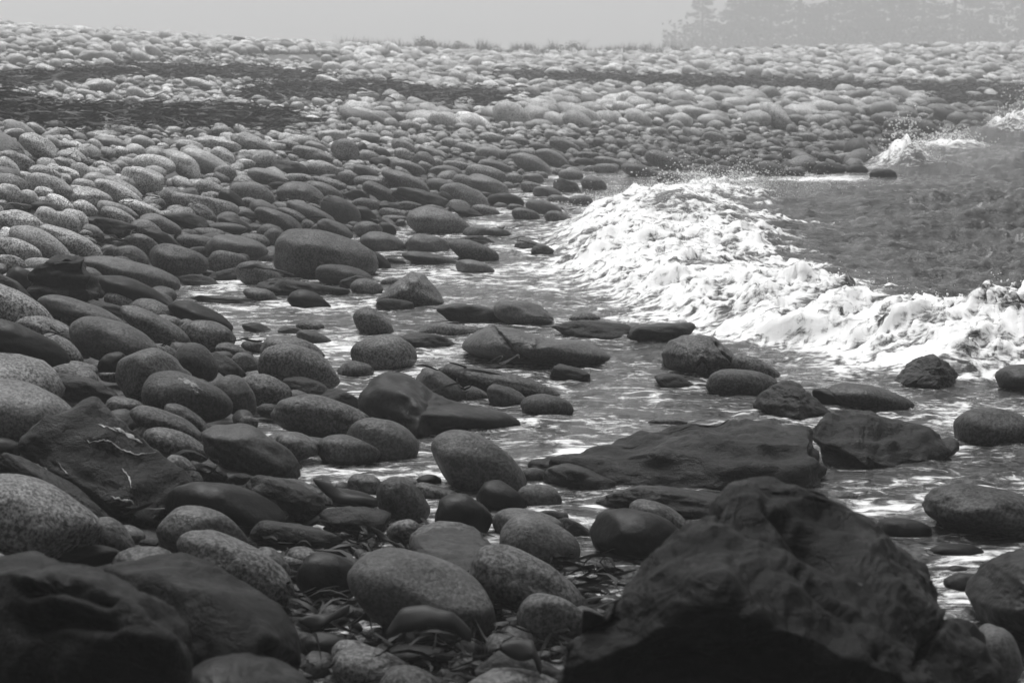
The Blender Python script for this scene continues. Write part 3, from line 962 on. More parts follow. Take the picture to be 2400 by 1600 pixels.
J 1600 1007 75 54 0 p
J 1530 1067 70 48 0 p
J 55 302 60 57 20 p
J 230 337 75 44 0 p
J 80 442 130 64 0 p
J 670 1182 100 57 0 p
J 370 192 122 54 0 S | dark flat-topped rock on the skyline at the upper left # the skyline rock
J 400 692 85 57 0 S
J 600 622 90 70 0 S
J 180 932 45 62 0 S
J 1870 402 95 42 0 S
K 150 747 95 70 0 p
K 310 557 80 57 0 p
K 110 627 100 48 0 p
K 290 622 105 38 0 p
K 480 607 85 54 0 p
K 600 832 200 46 0 P | long flat pale stone edging the upper weed patch # the long pale edge stone
K 690 712 95 54 10 p
K 790 697 100 50 28 p
K 890 642 55 67 0 p
K 1010 622 105 63 10 p
K 810 937 80 44 12 p | small pale stone lying alone on the upper weed patch
K 330 1027 200 64 12 p | broad pale stone below the upper weed patch # the broad pale stone
K 75 1012 60 44 0 p
K 940 852 90 40 0 P
K 1110 832 85 57 0 p
K 1450 877 105 58 0 P
K 1640 862 110 58 0 p
K 1650 922 100 53 8 P
K 1940 1012 180 74 15 P | large pale slab-like stone at the end of the upper weed patch # the pale slab stone
K 1980 832 130 75 0 P | big bright oval stone on the bank above the pale slab stone # the bright oval
K 1790 812 80 63 0 p
K 1910 717 75 50 0 p
K 1530 727 90 44 10 p
K 1130 762 95 50 15 p
K 690 1102 80 53 30 p
K 810 1152 130 48 10 p
K 540 1152 120 38 5 P
K 640 1242 95 65 0 p
K 370 1177 55 47 0 p
K 1080 1222 110 58 0 p
K 1160 1272 120 58 0 p
K 1430 1197 80 40 0 p
K 1555 1302 85 60 0 p
K 980 1362 85 52 0 p
K 1270 1352 80 62 40 p
K 1390 1422 80 47 10 p
K 400 1397 72 44 0 p
K 650 1347 75 44 0 p
K 880 1292 110 63 15 p
K 1120 1332 70 50 0 p
K 1920 1322 75 34 0 p
K 105 1332 100 58 0 p
K 860 512 85 67 0 S
K 470 432 80 67 0 S | dark angular stone on the crest of the left bank
K 1090 552 80 38 25 S
H 480 372 84 40 5 P
H 605 330 44 52 10 P | pale pointed stone standing on the bank before the grass # the pale pointed stone
H 700 318 42 24 0 p
H 520 300 66 24 0 p
H 880 410 52 28 0 P
H 1090 390 60 32 5 p
H 1180 430 52 56 30 P
H 1280 425 66 34 0 p
H 1080 470 56 24 0 P
H 1680 432 76 30 0 p
H 1725 487 88 34 5 P
H 1695 565 52 32 0 p | round pale stone alone on the far weed band
H 1450 480 58 26 0 p
H 1370 455 66 30 0 p
H 1022 590 40 32 0 p
H 480 585 64 26 10 p
H 730 575 64 32 5 p
H 1250 555 86 38 15 P
H 1400 550 72 34 5 p
H 1500 590 62 34 5 p
H 1630 607 46 20 0 P
H 585 512 38 38 0 p
H 430 500 60 34 0 p
H 1820 430 60 32 0 p
H 1310 380 70 30 0 p
H 1575 400 50 34 0 p
H 1220 635 60 20 0 P
H 1300 740 36 34 0 p
H 1640 690 40 22 0 p
H 1740 755 36 30 0 p
I 260 392 60 26 0 p
I 70 385 52 24 0 P
I 200 370 60 26 0 p
I 410 415 56 28 5 P
I 520 400 60 32 25 P
I 690 400 54 32 0 p
I 790 395 36 40 0 p
I 880 405 60 46 10 p
I 935 420 34 38 10 p
I 1000 395 50 34 0 p
I 780 300 80 26 0 p
I 900 340 80 30 5 p
I 1020 320 66 22 0 p
I 1200 405 50 30 15 p
I 1380 428 42 26 0 p
I 1550 375 70 34 0 p
I 1510 290 56 24 0 p
I 1690 440 52 26 0 p
I 1510 460 50 24 0 p
I 1600 450 50 24 0 p
I 670 335 70 20 0 p
I 570 370 50 40 25 p
I 1300 390 44 24 0 p
I 2000 450 40 24 0 p
I 1900 260 60 30 0 p
'''
# shade (albedo) and family of each kind
KIND = {'g': (0.43, 'granite'), 'G': (0.60, 'granite'), 'w': (0.25, 'granite'), 'q': (0.45, 'block'), 'd': (0.020, 'dark'), 's': (0.018, 'slate'),
        'p': (0.52, 'pale'), 'P': (0.68, 'pale'), 'Q': (0.46, 'paleblock'), 'S': (0.11, 'darkdry')}

def solve_depth(px, py, bpx, k=0.6, sea_floor=-0.03):
    """depth at which a stone whose centre is seen at px,py with half height bpx stands on the ground"""
    ts = np.geomspace(3.2, 130, 700)
    d = ray(px, py)
    P = EYE + ts[:, None] * d
    g = P[:, 2] - np.maximum(ground(P[:, 0], P[:, 1]), sea_floor) - k * bpx * ts / FPX
    j = np.nonzero(g < 0)[0]
    if len(j) == 0: return None
    j = j[0]
    if j == 0: return ts[0]
    return ts[j - 1] + (ts[j] - ts[j - 1]) * g[j - 1] / (g[j - 1] - g[j])

def rounded(D, r, seed, boxy=2.25, lump=0.085, egg=0.0):
    s = np.array([seed * 3.17 % 50, seed * 7.31 % 50, seed * 1.93 % 50])
    rad = (np.abs(D) ** boxy).sum(1) ** (-1.0 / boxy)
    rad = rad * (1 + lump * noise(D * 1.15 + s) + lump * 0.55 * noise(D * 2.3 + s * 1.7) + lump * 0.14 * noise(D * 6 + s))
    g = np.random.default_rng(int(seed) + 9)                     # a few worn-flat faces
    n = g.integers(2, 6)
    N = g.normal(size=(n, 3)); N /= np.linalg.norm(N, axis=1)[:, None]
    c = np.maximum(D @ N.T, 0.02) / g.uniform(0.78, 1.0, n)
    rad = ((1 / rad) ** 16 + (c ** 16).sum(1)) ** (-1 / 16)
    V = D * rad[:, None]
    V[:, 1:] *= (1 + egg * V[:, :1])
    return V

def chips(P, steps=5.0):
    """broken ledges: noise cut into steps"""
    n = fbm(P, 3) * steps
    f = n - np.floor(n)
    return (np.floor(n) + sstep(0.72, 1.0, f)) / steps

def angular(D, r, seed, n=13, soft=14.0, rough=0.05, strat=None):
    g = np.random.default_rng(int(seed) + 77)
    N = g.normal(size=(n, 3)); N /= np.linalg.norm(N, axis=1)[:, None]
    N = np.concatenate([N, [[0.1, 1, 0.15], [0, -1, 0], [0.15, 0.2, 1]]]); N /= np.linalg.norm(N, axis=1)[:, None]
    dist = g.uniform(0.66, 0.98, len(N))
    c = np.maximum(D @ N.T, 0.02) / dist
    inv = (c ** soft).sum(1) ** (1.0 / soft)
    rad = np.minimum(1.0 / inv, 1.3)
    s = np.array([seed * 2.17 % 50, seed * 5.31 % 50, seed * 1.33 % 50])
    rad = rad * (1 + rough * (0.6 * fbm(D * 2.2 + s, 4) + 0.7 * chips(D * np.array([1.6, 3.0, 1.6]) + s)) + 0.012 * noise(D * 14 + s))
    return D * rad[:, None]

CAMX, CAMY, CAMZ = RGT, UPV, -FWD
ITEMS = []        # every surveyed stone: dict with object, pixel box, label data
OCC = []          # footprints x, y, r, top z

def register(o, px, py, a, b, kind, label, short, t, rx, rz):
    ITEMS.append(dict(o=o, px=px, py=py, a=a, b=b, kind=kind, label=label, short=short, t=t))
    l = o.location
    OCC.append((l[0], l[1], rx, l[2], rz))

def place(name, V, F, mat, c, shade):
    me = mesh_from(name, V, F)
    o = add_obj(name, me, mat, None, c)
    o.color = (shade, shade, shade, 1)
    return o

for n_, line in enumerate([l for l in STONES.strip().splitlines() if l.strip()]):
    head, _, lab = line.partition('|')
    lab, _, short = lab.partition('#')
    h = head.split()
    ox, oy, sc = REG[h[0]]
    x, y, a, b, ang = (float(v) for v in h[1:6]); kind = h[6]
    px, py, a, b = ox + x * sc, oy + y * sc, a * sc, b * sc
    rr = np.random.default_rng(n_ + 1000)
    th = math.radians(ang)
    bext = math.hypot(a * math.sin(th), b * math.cos(th))
    t = solve_depth(px, py, bext, 0.76)
    if t is None: continue
    m = t / FPX
    am, bm = a * m, b * m
    cm = min(max(am * rr.uniform(0.62, 0.95), bm * 0.95), bm * 2.4)
    shade, fam = KIND[kind]
    shade *= rr.uniform(0.84, 1.18)
    if fam in ('granite', 'block', 'dark'):                       # low stones darker: part wetness, part foreground vignette painted in, easing with distance
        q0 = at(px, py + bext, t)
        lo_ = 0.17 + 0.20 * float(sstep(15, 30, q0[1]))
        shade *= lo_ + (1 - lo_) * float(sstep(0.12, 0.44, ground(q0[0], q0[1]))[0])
    size = max(a, b)
    lv = 5 if size > 230 else (4 if size > 110 else (3 if size > 28 else 2))
    D, F = ico(lv)
    if fam in ('slate', 'darkdry'):
        V = angular(D, rr, n_, rough=0.10 if size > 60 else 0.07)
        mat, name = (M_SLATE if fam == 'slate' else M_DARK), 'slate_rock'
    elif fam in ('block', 'paleblock'):
        V = rounded(D, rr, n_, boxy=4.2, lump=0.10); mat, name = M_GRAN, ('granite_boulder' if fam == 'block' else 'pale_stone')
    elif fam == 'dark':
        V = rounded(D, rr, n_, boxy=rr.uniform(2.0, 2.3), lump=0.085, egg=rr.uniform(-.25, .02)); mat, name = M_DARK, 'dark_stone'
    else:
        V = rounded(D, rr, n_, boxy=rr.uniform(1.92, 2.22), lump=rr.uniform(0.035, 0.085) if rr.random() < 0.72 else rr.uniform(0.10, 0.16), egg=rr.uniform(-.28, .04)); mat = M_GRAN
        name = 'pale_stone' if fam == 'pale' else 'granite_boulder'
    V = V * [am, bm, cm]
    e1 = math.cos(th) * CAMX - math.sin(th) * CAMY; e2 = math.sin(th) * CAMX + math.cos(th) * CAMY
    yaw = rr.uniform(-0.35, 0.35)
    V = V @ np.stack([e1, e2, CAMZ])
    c = at(px, py, t)
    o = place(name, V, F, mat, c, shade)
    register(o, px, py, a, b, kind, lab.strip(), short.strip(), t, math.sqrt(am * cm), bm)

# ------------------------------------------------------------------ rocks with an outline of their own
def poly_rock(name, pts, kind, depth, t=None, facets=None, lv=5, rough=0.05, soft=18.0, mat=None, label='', short='', boxy=2.3, lump=0.05, seed=1, k=0.6, shade=None, strat=(2, 5, 2), dents=(), cracks=()):
    pts = np.array(pts, float)
    xx, yy = pts[:, 0], pts[:, 1]
    cr = xx * np.roll(yy, -1) - np.roll(xx, -1) * yy; A = cr.sum() / 2
    cx = ((xx + np.roll(xx, -1)) * cr).sum() / (6 * A); cyy = ((yy + np.roll(yy, -1)) * cr).sum() / (6 * A)
    hb = (yy.max() - yy.min()) / 2; ha = (xx.max() - xx.min()) / 2
    if t is None: t = solve_depth(cx, cyy, yy.max() - cyy, k)
    m = t / FPX
    # outline radius by angle
    th = np.linspace(-math.pi, math.pi, 720, endpoint=False); R = np.zeros(720)
    dx, dy = np.cos(th), np.sin(th)
    ax, ay = xx - cx, -(yy - cyy); bx, by = np.roll(ax, -1), np.roll(ay, -1)
    for i in range(len(ax)):
        ex, ey = bx[i] - ax[i], by[i] - ay[i]
        den = dx * ey - dy * ex
        den = np.where(np.abs(den) < 1e-9, 1e-9, den)
        u = (ax[i] * ey - ay[i] * ex) / den; v = (ax[i] * dy - ay[i] * dx) / den
        ok = (v >= -1e-6) & (v <= 1 + 1e-6) & (u > 0)
        R = np.where(ok, np.maximum(R, u), R)
    kk = np.hanning(21); kk /= kk.sum()
    R = np.convolve(np.concatenate([R[-10:], R, R[:10]]), kk, 'valid')
    D, F = ico(lv)
    Rv = np.interp(np.arctan2(D[:, 1], D[:, 0]), np.concatenate([th, [math.pi]]), np.concatenate([R, R[:1]]))
    s = np.hypot(D[:, 0], D[:, 1])
    rad = (s ** boxy + np.abs(D[:, 2]) ** boxy) ** (-1 / boxy)
    if facets is not None:
        N = np.array([f[:3] for f in facets], float); N /= np.linalg.norm(N, axis=1)[:, None]
        dist = np.array([f[3] for f in facets])
        c = np.maximum(D @ N.T, 0.01) / dist
        c = np.concatenate([c, (1 / rad)[:, None]], 1)
        inv = (c ** soft).sum(1) ** (1 / soft)
        w = sstep(0.0, 0.25, np.abs(D[:, 2]))
        rad = rad * (1 - w) + w / inv
    sd = np.array([seed * 2.7, seed * 1.3, seed * 4.1])
    st = np.array(strat, float)
    rad = rad * (1 + lump * (noise(D * 1.6 + sd) + 0.6 * noise(D * 3.1 + sd)) + rough * (0.7 * fbm(D * 2.2 + sd, 5) + 0.9 * chips(D * st * 0.8 + sd + 9) * (kind == 's')) + rough * 0.16 * fbm(D * 17 + sd, 3))
    V = np.column_stack([D[:, 0] * Rv * m, D[:, 1] * Rv * m, D[:, 2] * depth]) * rad[:, None]
    for (qx, qy, qr, qd, qa) in dents:                          # hollows: pixel place, radius, depth in metres, how much wider than high
        f = np.exp(-(((V[:, 0] - (qx - cx) * m) / (qr * m * qa)) ** 2 + ((V[:, 1] + (qy - cyy) * m) / (qr * m)) ** 2)) * (V[:, 2] > 0)
        f = f * (0.75 + 0.9 * fbm(V * 9.0 + qd * 40, 3)); V[:, 2] -= qd * f; V[:, 1] -= 0.4 * qd * f
    for line, cw, cd in cracks:                                  # split lines: pixel polyline, half width in pixels, depth in metres
        L = np.array(line, float); best = np.full(len(V), 1e9)
        qx, qy = V[:, 0] / m + cx, cyy - V[:, 1] / m
        qx = qx + 5 * fbm(V * 14.0, 2)
        for (x0, y0), (x1, y1) in zip(L[:-1], L[1:]):
            tt = np.clip(((qx - x0) * (x1 - x0) + (qy - y0) * (y1 - y0)) / ((x1 - x0) ** 2 + (y1 - y0) ** 2), 0, 1)
            best = np.minimum(best, np.hypot(qx - x0 - tt * (x1 - x0), qy - y0 - tt * (y1 - y0)))
        f = np.exp(-(best / cw) ** 2) * (V[:, 2] > 0)
        V *= (1 - cd / np.linalg.norm(V, axis=1) * f)[:, None]
    V = V @ np.stack([CAMX, CAMY, CAMZ])
    sh, fam = KIND[kind]
    if mat is None: mat = {'granite': M_GRAN, 'dark': M_DARK, 'slate': M_SLATE}[fam]
    o = place(name, V, F, mat, at(cx, cyy, t), shade or sh)
    register(o, cx, cyy, ha, hb, kind, label, short, t, math.sqrt(ha * m * depth), hb * m)
    return o

def rp(reg, *pts):
    ox, oy, sc = REG[reg]
    return [(ox + x * sc, oy + y * sc) for x, y in pts]

poly_rock('dark_stone', rp('A', (1150, 1500), (1330, 1410), (1500, 1400), (1650, 1440), (1850, 1560), (1950, 1750), (1700, 1950), (1300, 1950), (1120, 1700)), 'd', 0.25, t=4.55, rough=0.05, seed=21,
          label='low black rock at the bottom edge before the smooth blurred black rock', shade=0.010)
poly_rock('dark_stone', rp('E', (350, 1180), (370, 1090), (430, 1010), (520, 968), (640, 980), (740, 1035), (850, 1110), (960, 1160), (1060, 1185), (1200, 1205), (1310, 1245), (1368, 1292), (1260, 1340), (1150, 1372), (900, 1385), (700, 1385), (450, 1300)), 'd', 0.50, lv=5, rough=0.02, lump=0.10, seed=44, shade=0.024,
          facets=[(-0.3, 0.75, 0.6, 0.7), (0.35, 0.5, 0.8, 0.62), (-0.5, 0.1, 0.85, 0.72), (0.5, 0.0, 0.85, 0.7)], soft=12,
          label='large lumpy black boulder with rounded ridges beside the shallows', short='the lumpy shore boulder')
poly_rock('granite_boulder', rp('E', (975, 830), (1010, 775), (1090, 720), (1180, 692), (1300, 705), (1450, 740), (1600, 772), (1750, 775), (1850, 825), (1942, 890), (1880, 925), (1800, 948), (1600, 945), (1300, 915), (1100, 885)), 'w', 0.55, lv=6, rough=0.02, lump=0.05, seed=52, shade=0.075, cracks=[(rp('E', (1180, 690), (1215, 730), (1260, 775), (1300, 830), (1345, 860), (1400, 890)), 4.0, 0.05)],
          label='very long smooth boulder split by a crack, lying in the shallows', short='the split boulder')
poly_rock('granite_boulder', rp('E', (468, 540), (520, 490), (600, 420), (690, 358), (770, 372), (830, 440), (870, 500), (898, 555), (800, 592), (600, 590)), 'w', 0.42, seed=58, lump=0.05, rough=0.012, shade=0.09,
          label='cone-shaped granite boulder standing in the shallows', short='the cone-shaped boulder')
poly_rock('granite_boulder', rp('F', (360, 770), (395, 700), (470, 675), (545, 663), (630, 680), (700, 730), (768, 795), (755, 850), (690, 895), (600, 922), (470, 895), (380, 855)), 'w', 0.42, seed=63, lump=0.06, rough=0.02, lv=6, shade=0.075, cracks=[(rp('F', (545, 800), (580, 850), (590, 905)), 3.0, 0.04), (rp('F', (545, 800), (510, 850), (490, 890)), 3.0, 0.035), (rp('F', (620, 700), (660, 760), (740, 850)), 4.0, 0.04)],
          label='bread-shaped dark boulder with cracks, standing before the breaker', short='the cracked bread-shaped boulder')
poly_rock('slate_rock', rp('F', (868, 1060), (910, 985), (960, 945), (1030, 922), (1110, 932), (1170, 985), (1230, 1050), (1295, 1105), (1215, 1158), (1050, 1145), (930, 1110)), 's', 0.36, seed=71, rough=0.06, lump=0.05, soft=14, shade=0.015,
          facets=[(-0.5, 0.3, 0.8, 0.66), (0.5, 0.2, 0.85, 0.62), (0.1, 0.8, 0.5, 0.75)],
          label='dark peaked rock in the water behind the long flat slab', short='the dark peaked rock')
poly_rock('slate_rock', rp('F', (1635, 950), (1680, 890), (1725, 845), (1785, 785), (1855, 782), (1930, 818), (1985, 890), (1935, 965), (1830, 990), (1690, 988)), 's', 0.36, seed=91, rough=0.09, lump=0.05, soft=12, shade=0.02,
          facets=[(-0.3, 0.4, 0.85, 0.7), (0.5, 0.2, 0.85, 0.66)],
          label='dark furrowed rock standing right against the foot of the breaker', short='the furrowed rock')
poly_rock('dark_stone', rp('C', (2062, 950), (2100, 890), (2150, 840), (2190, 755), (2290, 700), (2420, 690), (2520, 760), (2540, 1000), (2480, 1190), (2300, 1185), (2140, 1095)), 'd', 0.35, seed=103, rough=0.07, lump=0.06, shade=0.012, t=6.3,
          label='black knobbly rock cut by the right edge at the lower right', short='the black knobbly rock')

# ------------------------------------------------------------------ broken rocks: flat faces between corners surveyed in depth (px, py, distance)
import bmesh
def hull_rock(name, pts, label, short='', shade=0.010, mat=None, levels=4, smooth=3, rough=0.02, ledge=0.02, strat=(4, 4, 9), seed=1, cracks=()):
    P = np.array([at(*q) for q in pts])
    bm = bmesh.new()
    for v in P: bm.verts.new(v)
    r_ = bmesh.ops.convex_hull(bm, input=bm.verts[:])
    bmesh.ops.delete(bm, geom=[v for v in bm.verts if not v.link_faces], context='VERTS')
    bmesh.ops.triangulate(bm, faces=bm.faces[:])
    bm.verts.index_update()
    V = np.array([v.co[:] for v in bm.verts]); F = np.array([[v.index for v in f.verts] for f in bm.faces]); bm.free()
    # even out the triangles, then refine
    for _ in range(40):
        E = np.sort(np.concatenate([F[:, [0, 1]], F[:, [1, 2]], F[:, [2, 0]]]), axis=1)
        uq = np.unique(E, axis=0); ln = np.linalg.norm(V[uq[:, 0]] - V[uq[:, 1]], axis=1)
        k = ln.argmax()
        if ln[k] < np.median(ln) * 1.7 or len(F) > 260: break
        a, b = uq[k]; n = len(V); V = np.vstack([V, (V[a] + V[b]) / 2]); nf = []
        for f in F:
            f = list(f)
            if a in f and b in f:
                i = f.index(a); f = f[i:] + f[:i]
                if f[1] == b: nf += [[a, n, f[2]], [n, b, f[2]]]
                else: nf += [[a, f[1], n], [n, f[1], b]]
            else: nf.append(f)
        F = np.array(nf)
    def refine(V, F):
        E = np.sort(np.concatenate([F[:, [0, 1]], F[:, [1, 2]], F[:, [2, 0]]]), axis=1)
        uq, inv = np.unique(E, axis=0, return_inverse=True); inv = inv.reshape(-1)
        M = (V[uq[:, 0]] + V[uq[:, 1]]) / 2; m = len(F); a, b, c = inv[:m] + len(V), inv[m:2 * m] + len(V), inv[2 * m:] + len(V)
        return np.concatenate([V, M]), np.concatenate([np.stack([F[:, 0], a, c], 1), np.stack([F[:, 1], b, a], 1), np.stack([F[:, 2], c, b], 1), np.stack([a, b, c], 1)])
    def relax(V, F, n):
        E = np.concatenate([F[:, [0, 1]], F[:, [1, 2]], F[:, [2, 0]]])
        for _ in range(n):
            S = np.zeros_like(V); C = np.zeros(len(V)); np.add.at(S, E[:, 0], V[E[:, 1]]); np.add.at(C, E[:, 0], 1)
            V = V * 0.5 + 0.5 * S / C[:, None]
        return V
    def normals(V, F):
        N = np.zeros_like(V); fn = np.cross(V[F[:, 1]] - V[F[:, 0]], V[F[:, 2]] - V[F[:, 0]])
        for i in range(3): np.add.at(N, F[:, i], fn)
        return N / (np.linalg.norm(N, axis=1)[:, None] + 1e-12)
    for l in range(levels):
        V, F = refine(V, F)
        if l == 1:
            V = V + normals(V, F) * (rough * 1.6 * fbm(V * 2.6 + seed * 3.3, 2))[:, None]
    V = relax(V, F, smooth)
    N = normals(V, F)
    if (N * (V - V.mean(0))).sum() < 0: F = F[:, ::-1]; N = -N
    st = np.array(strat, float)
    V = V + N * (rough * fbm(V * 5.0 + seed, 4) + ledge * chips(V * st + seed * 1.7, 6.0) + rough * 0.22 * fbm(V * 28.0, 3))[:, None]
    V = relax(V, F, 1)
    px, py, w_ = to_px(V)
    for line, cw, cd in cracks:
        best = np.full(len(V), 1e9); jx = px + 6 * fbm(V * 9.0, 2)
        for (x0, y0), (x1, y1) in zip(line[:-1], line[1:]):
            tt = np.clip(((jx - x0) * (x1 - x0) + (py - y0) * (y1 - y0)) / ((x1 - x0) ** 2 + (y1 - y0) ** 2), 0, 1)
            best = np.minimum(best, np.hypot(jx - x0 - tt * (x1 - x0), py - y0 - tt * (y1 - y0)))
        V = V - N * (cd * np.exp(-(best / cw) ** 2) * (N @ FWD < 0.1))[:, None]
    c = P.mean(0)
    o = place(name, V - c, F, mat or M_HERO, c, shade)
    x0, x1, y0, y1 = px.min(), px.max(), py.min(), py.max(); t = float(w_.mean())
    register(o, (x0 + x1) / 2, (y0 + y1) / 2, (x1 - x0) / 2, (y1 - y0) / 2, 's', label, short, t, np.ptp(V[:, 0]) * 0.42, np.ptp(V[:, 2]) * 0.5)
    return o

hull_rock('slate_rock', [(1732, 1134, 4.75), (1775, 1142, 4.8), (1810, 1162, 4.85), (1890, 1182, 4.9), (1990, 1204, 4.95), (2050, 1230, 4.95), (2110, 1275, 4.95), (2200, 1350, 4.9), (2245, 1405, 4.85), (2250, 1440, 4.8), (2340, 1600, 4.7),
          (1640, 1208, 4.6), (1560, 1288, 4.45), (1500, 1335, 4.35), (1400, 1385, 4.25), (1375, 1440, 4.2), (1300, 1590, 4.12),
          (1560, 1330, 4.22), (1690, 1400, 4.1), (1870, 1480, 4.08), (2050, 1560, 4.15), (2180, 1620, 4.25),
          (1330, 1950, 4.35), (1700, 1980, 4.4), (2250, 1950, 4.5), (1450, 1800, 5.1), (2350, 1800, 5.2), (1760, 1250, 5.15), (2150, 1350, 5.2)],
          'great black jagged rock filling the lower right corner, out of focus', 'the great black rock', shade=0.006, levels=5, smooth=4, rough=0.022, ledge=0.05, strat=(3.2, 3.2, 5.5), seed=3,
          cracks=[([(1800, 1185), (1850, 1240), (1880, 1290), (1960, 1330)], 14, 0.03), ([(2245, 1420), (2200, 1470), (2170, 1500), (2150, 1560)], 8, 0.03), ([(1870, 1340), (1920, 1400), (2000, 1450), (2060, 1540)], 7, 0.02)])
hull_rock('slate_rock', [(-80, 1330, 4.6), (40, 1297, 4.75), (90, 1286, 4.78), (165, 1296, 4.74), (260, 1338, 4.65), (365, 1398, 4.5), (436, 1458, 4.4), (452, 1550, 4.3), (50, 1342, 4.32), (180, 1352, 4.28), (330, 1418, 4.16), (410, 1500, 4.12),
          (40, 1480, 4.25), (240, 1480, 4.12), (100, 1900, 4.25), (400, 1900, 4.2), (-120, 1850, 4.35), (300, 1700, 4.7), (0, 1500, 5.0)],
          'blunt black rock filling the lower left corner, out of focus', 'the lumpy black rock', shade=0.005, smooth=5, rough=0.02, ledge=0.035, strat=(3, 3, 5), seed=8, cracks=[([(60, 1385), (150, 1365), (250, 1400)], 16, 0.035), ([(60, 1470), (160, 1440), (250, 1470)], 20, 0.05)])
hull_rock('slate_rock', [(225, 1312, 5.1), (310, 1302, 5.15), (430, 1283, 5.2), (490, 1300, 5.2), (545, 1326, 5.15), (600, 1360, 5.1), (652, 1402, 5.05), (694, 1478, 4.95), (703, 1545, 4.9), (370, 1345, 4.9), (520, 1405, 4.75), (640, 1500, 4.68),
          (690, 1750, 4.85), (400, 1800, 4.75), (550, 1650, 4.6), (230, 1700, 4.9), (450, 1350, 5.6), (680, 1550, 5.35), (250, 1450, 5.5)],
          'smooth black humped rock at the bottom left, right of the blunt black rock', 'the smooth blurred black rock', shade=0.006, smooth=8, rough=0.014, ledge=0.015, strat=(2, 2, 3), seed=15, cracks=[([(640, 1530), (690, 1560)], 22, 0.05)])
VEINED = hull_rock('slate_rock', [(218, 936, 7.66), (262, 956, 7.66), (115, 962, 7.62), (80, 1008, 7.58), (42, 1055, 7.58), (306, 993, 7.65), (383, 1056, 7.62), (425, 1100, 7.6), (465, 1146, 7.58), (430, 1182, 7.52), (345, 1220, 7.42), (283, 1192, 7.42), (160, 1122, 7.46), (218, 955, 8.0), (60, 1075, 7.95), (400, 1140, 8.0), (100, 1230, 7.8), (300, 1300, 7.5), (430, 1260, 7.7), (230, 1240, 8.1)],
          'black slate slab with white quartz veins at the left, tilted to a peak', 'the veined slab', shade=0.006, smooth=2, rough=0.010, ledge=0.03, strat=(5, 5, 7), seed=31, mat=M_SLATE, cracks=[([(120, 1085), (230, 1130), (330, 1160)], 4, 0.012), ([(150, 1010), (260, 1060), (380, 1090)], 3, 0.010)])
hull_rock('slate_rock', [(73, 643, 12.42), (130, 614, 12.45), (180, 597, 12.45), (195, 616, 12.42), (228, 691, 12.5), (207, 716, 12.4), (80, 716, 12.36), (92, 640, 12.85), (187, 600, 12.95), (238, 692, 12.95), (80, 725, 12.8), (74, 680, 12.4)],
          'black layered box-shaped slate rock standing at the left edge of the inlet', 'the black slate box', shade=0.007, smooth=1, rough=0.012, ledge=0.07, strat=(2.5, 2.5, 15), seed=37)
hull_rock('slate_rock', [(1888, 1015, 9.0), (1957, 970, 9.1), (1995, 956, 9.15), (2029, 961, 9.15), (2144, 997, 9.1), (2200, 1022, 9.1), (2238, 1048, 9.1), (2228, 1064, 8.95), (2165, 1076, 8.85), (2080, 1086, 8.78), (2033, 1086, 8.72), (1970, 1054, 8.84), (1905, 1024, 8.93), (1940, 1100, 8.9), (2033, 1120, 8.8), (2200, 1110, 8.9), (2000, 1000, 9.5), (2180, 1050, 9.4)],
          'dark slate wedge with a ribbed sloping top in the water at right', 'the dark slate wedge', shade=0.009, smooth=2, rough=0.012, ledge=0.06, strat=(3, 3, 12), seed=77, mat=M_SLATE)
hull_rock('slate_rock', [(1238, 1088, 8.75), (1350, 1056, 8.85), (1480, 1036, 8.88), (1600, 1018, 8.9), (1640, 1001, 8.92), (1725, 985, 8.95), (1810, 995, 8.92), (1897, 1012, 8.8), (1300, 1076, 8.6), (1500, 1054, 8.52), (1640, 1038, 8.5), (1780, 1026, 8.48), (1906, 1028, 8.5), (1250, 1106, 8.65), (1442, 1126, 8.44), (1698, 1140, 8.33), (1889, 1140, 8.33), (1944, 1112, 8.5), (1442, 1160, 8.4), (1890, 1170, 8.3), (1300, 1120, 9.0), (1900, 1090, 9.0), (1930, 1075, 8.6)],
          'long flat dark slab rock lying in the water at the lower right centre', 'the long flat slab', shade=0.009, smooth=3, rough=0.022, ledge=0.05, strat=(2.5, 3.5, 9), seed=83, mat=M_SLATE)
hull_rock('slate_rock', [(968, 1254, 7.0), (1014, 1235, 7.2), (1083, 1230, 7.3), (1125, 1245, 7.2), (1156, 1276, 7.0), (985, 1272, 6.75), (1060, 1288, 6.65), (1120, 1282, 6.75), (975, 1302, 6.7), (1050, 1350, 6.45), (1100, 1338, 6.5), (1146, 1306, 6.7), (1000, 1300, 7.3), (1130, 1300, 7.3)],
          'flat-topped grey slate block in the near pebbles at lower centre', 'the flat-topped slate block', shade=0.030, smooth=3, rough=0.012, ledge=0.012, strat=(6, 6, 9), seed=97, mat=M_SLATE)

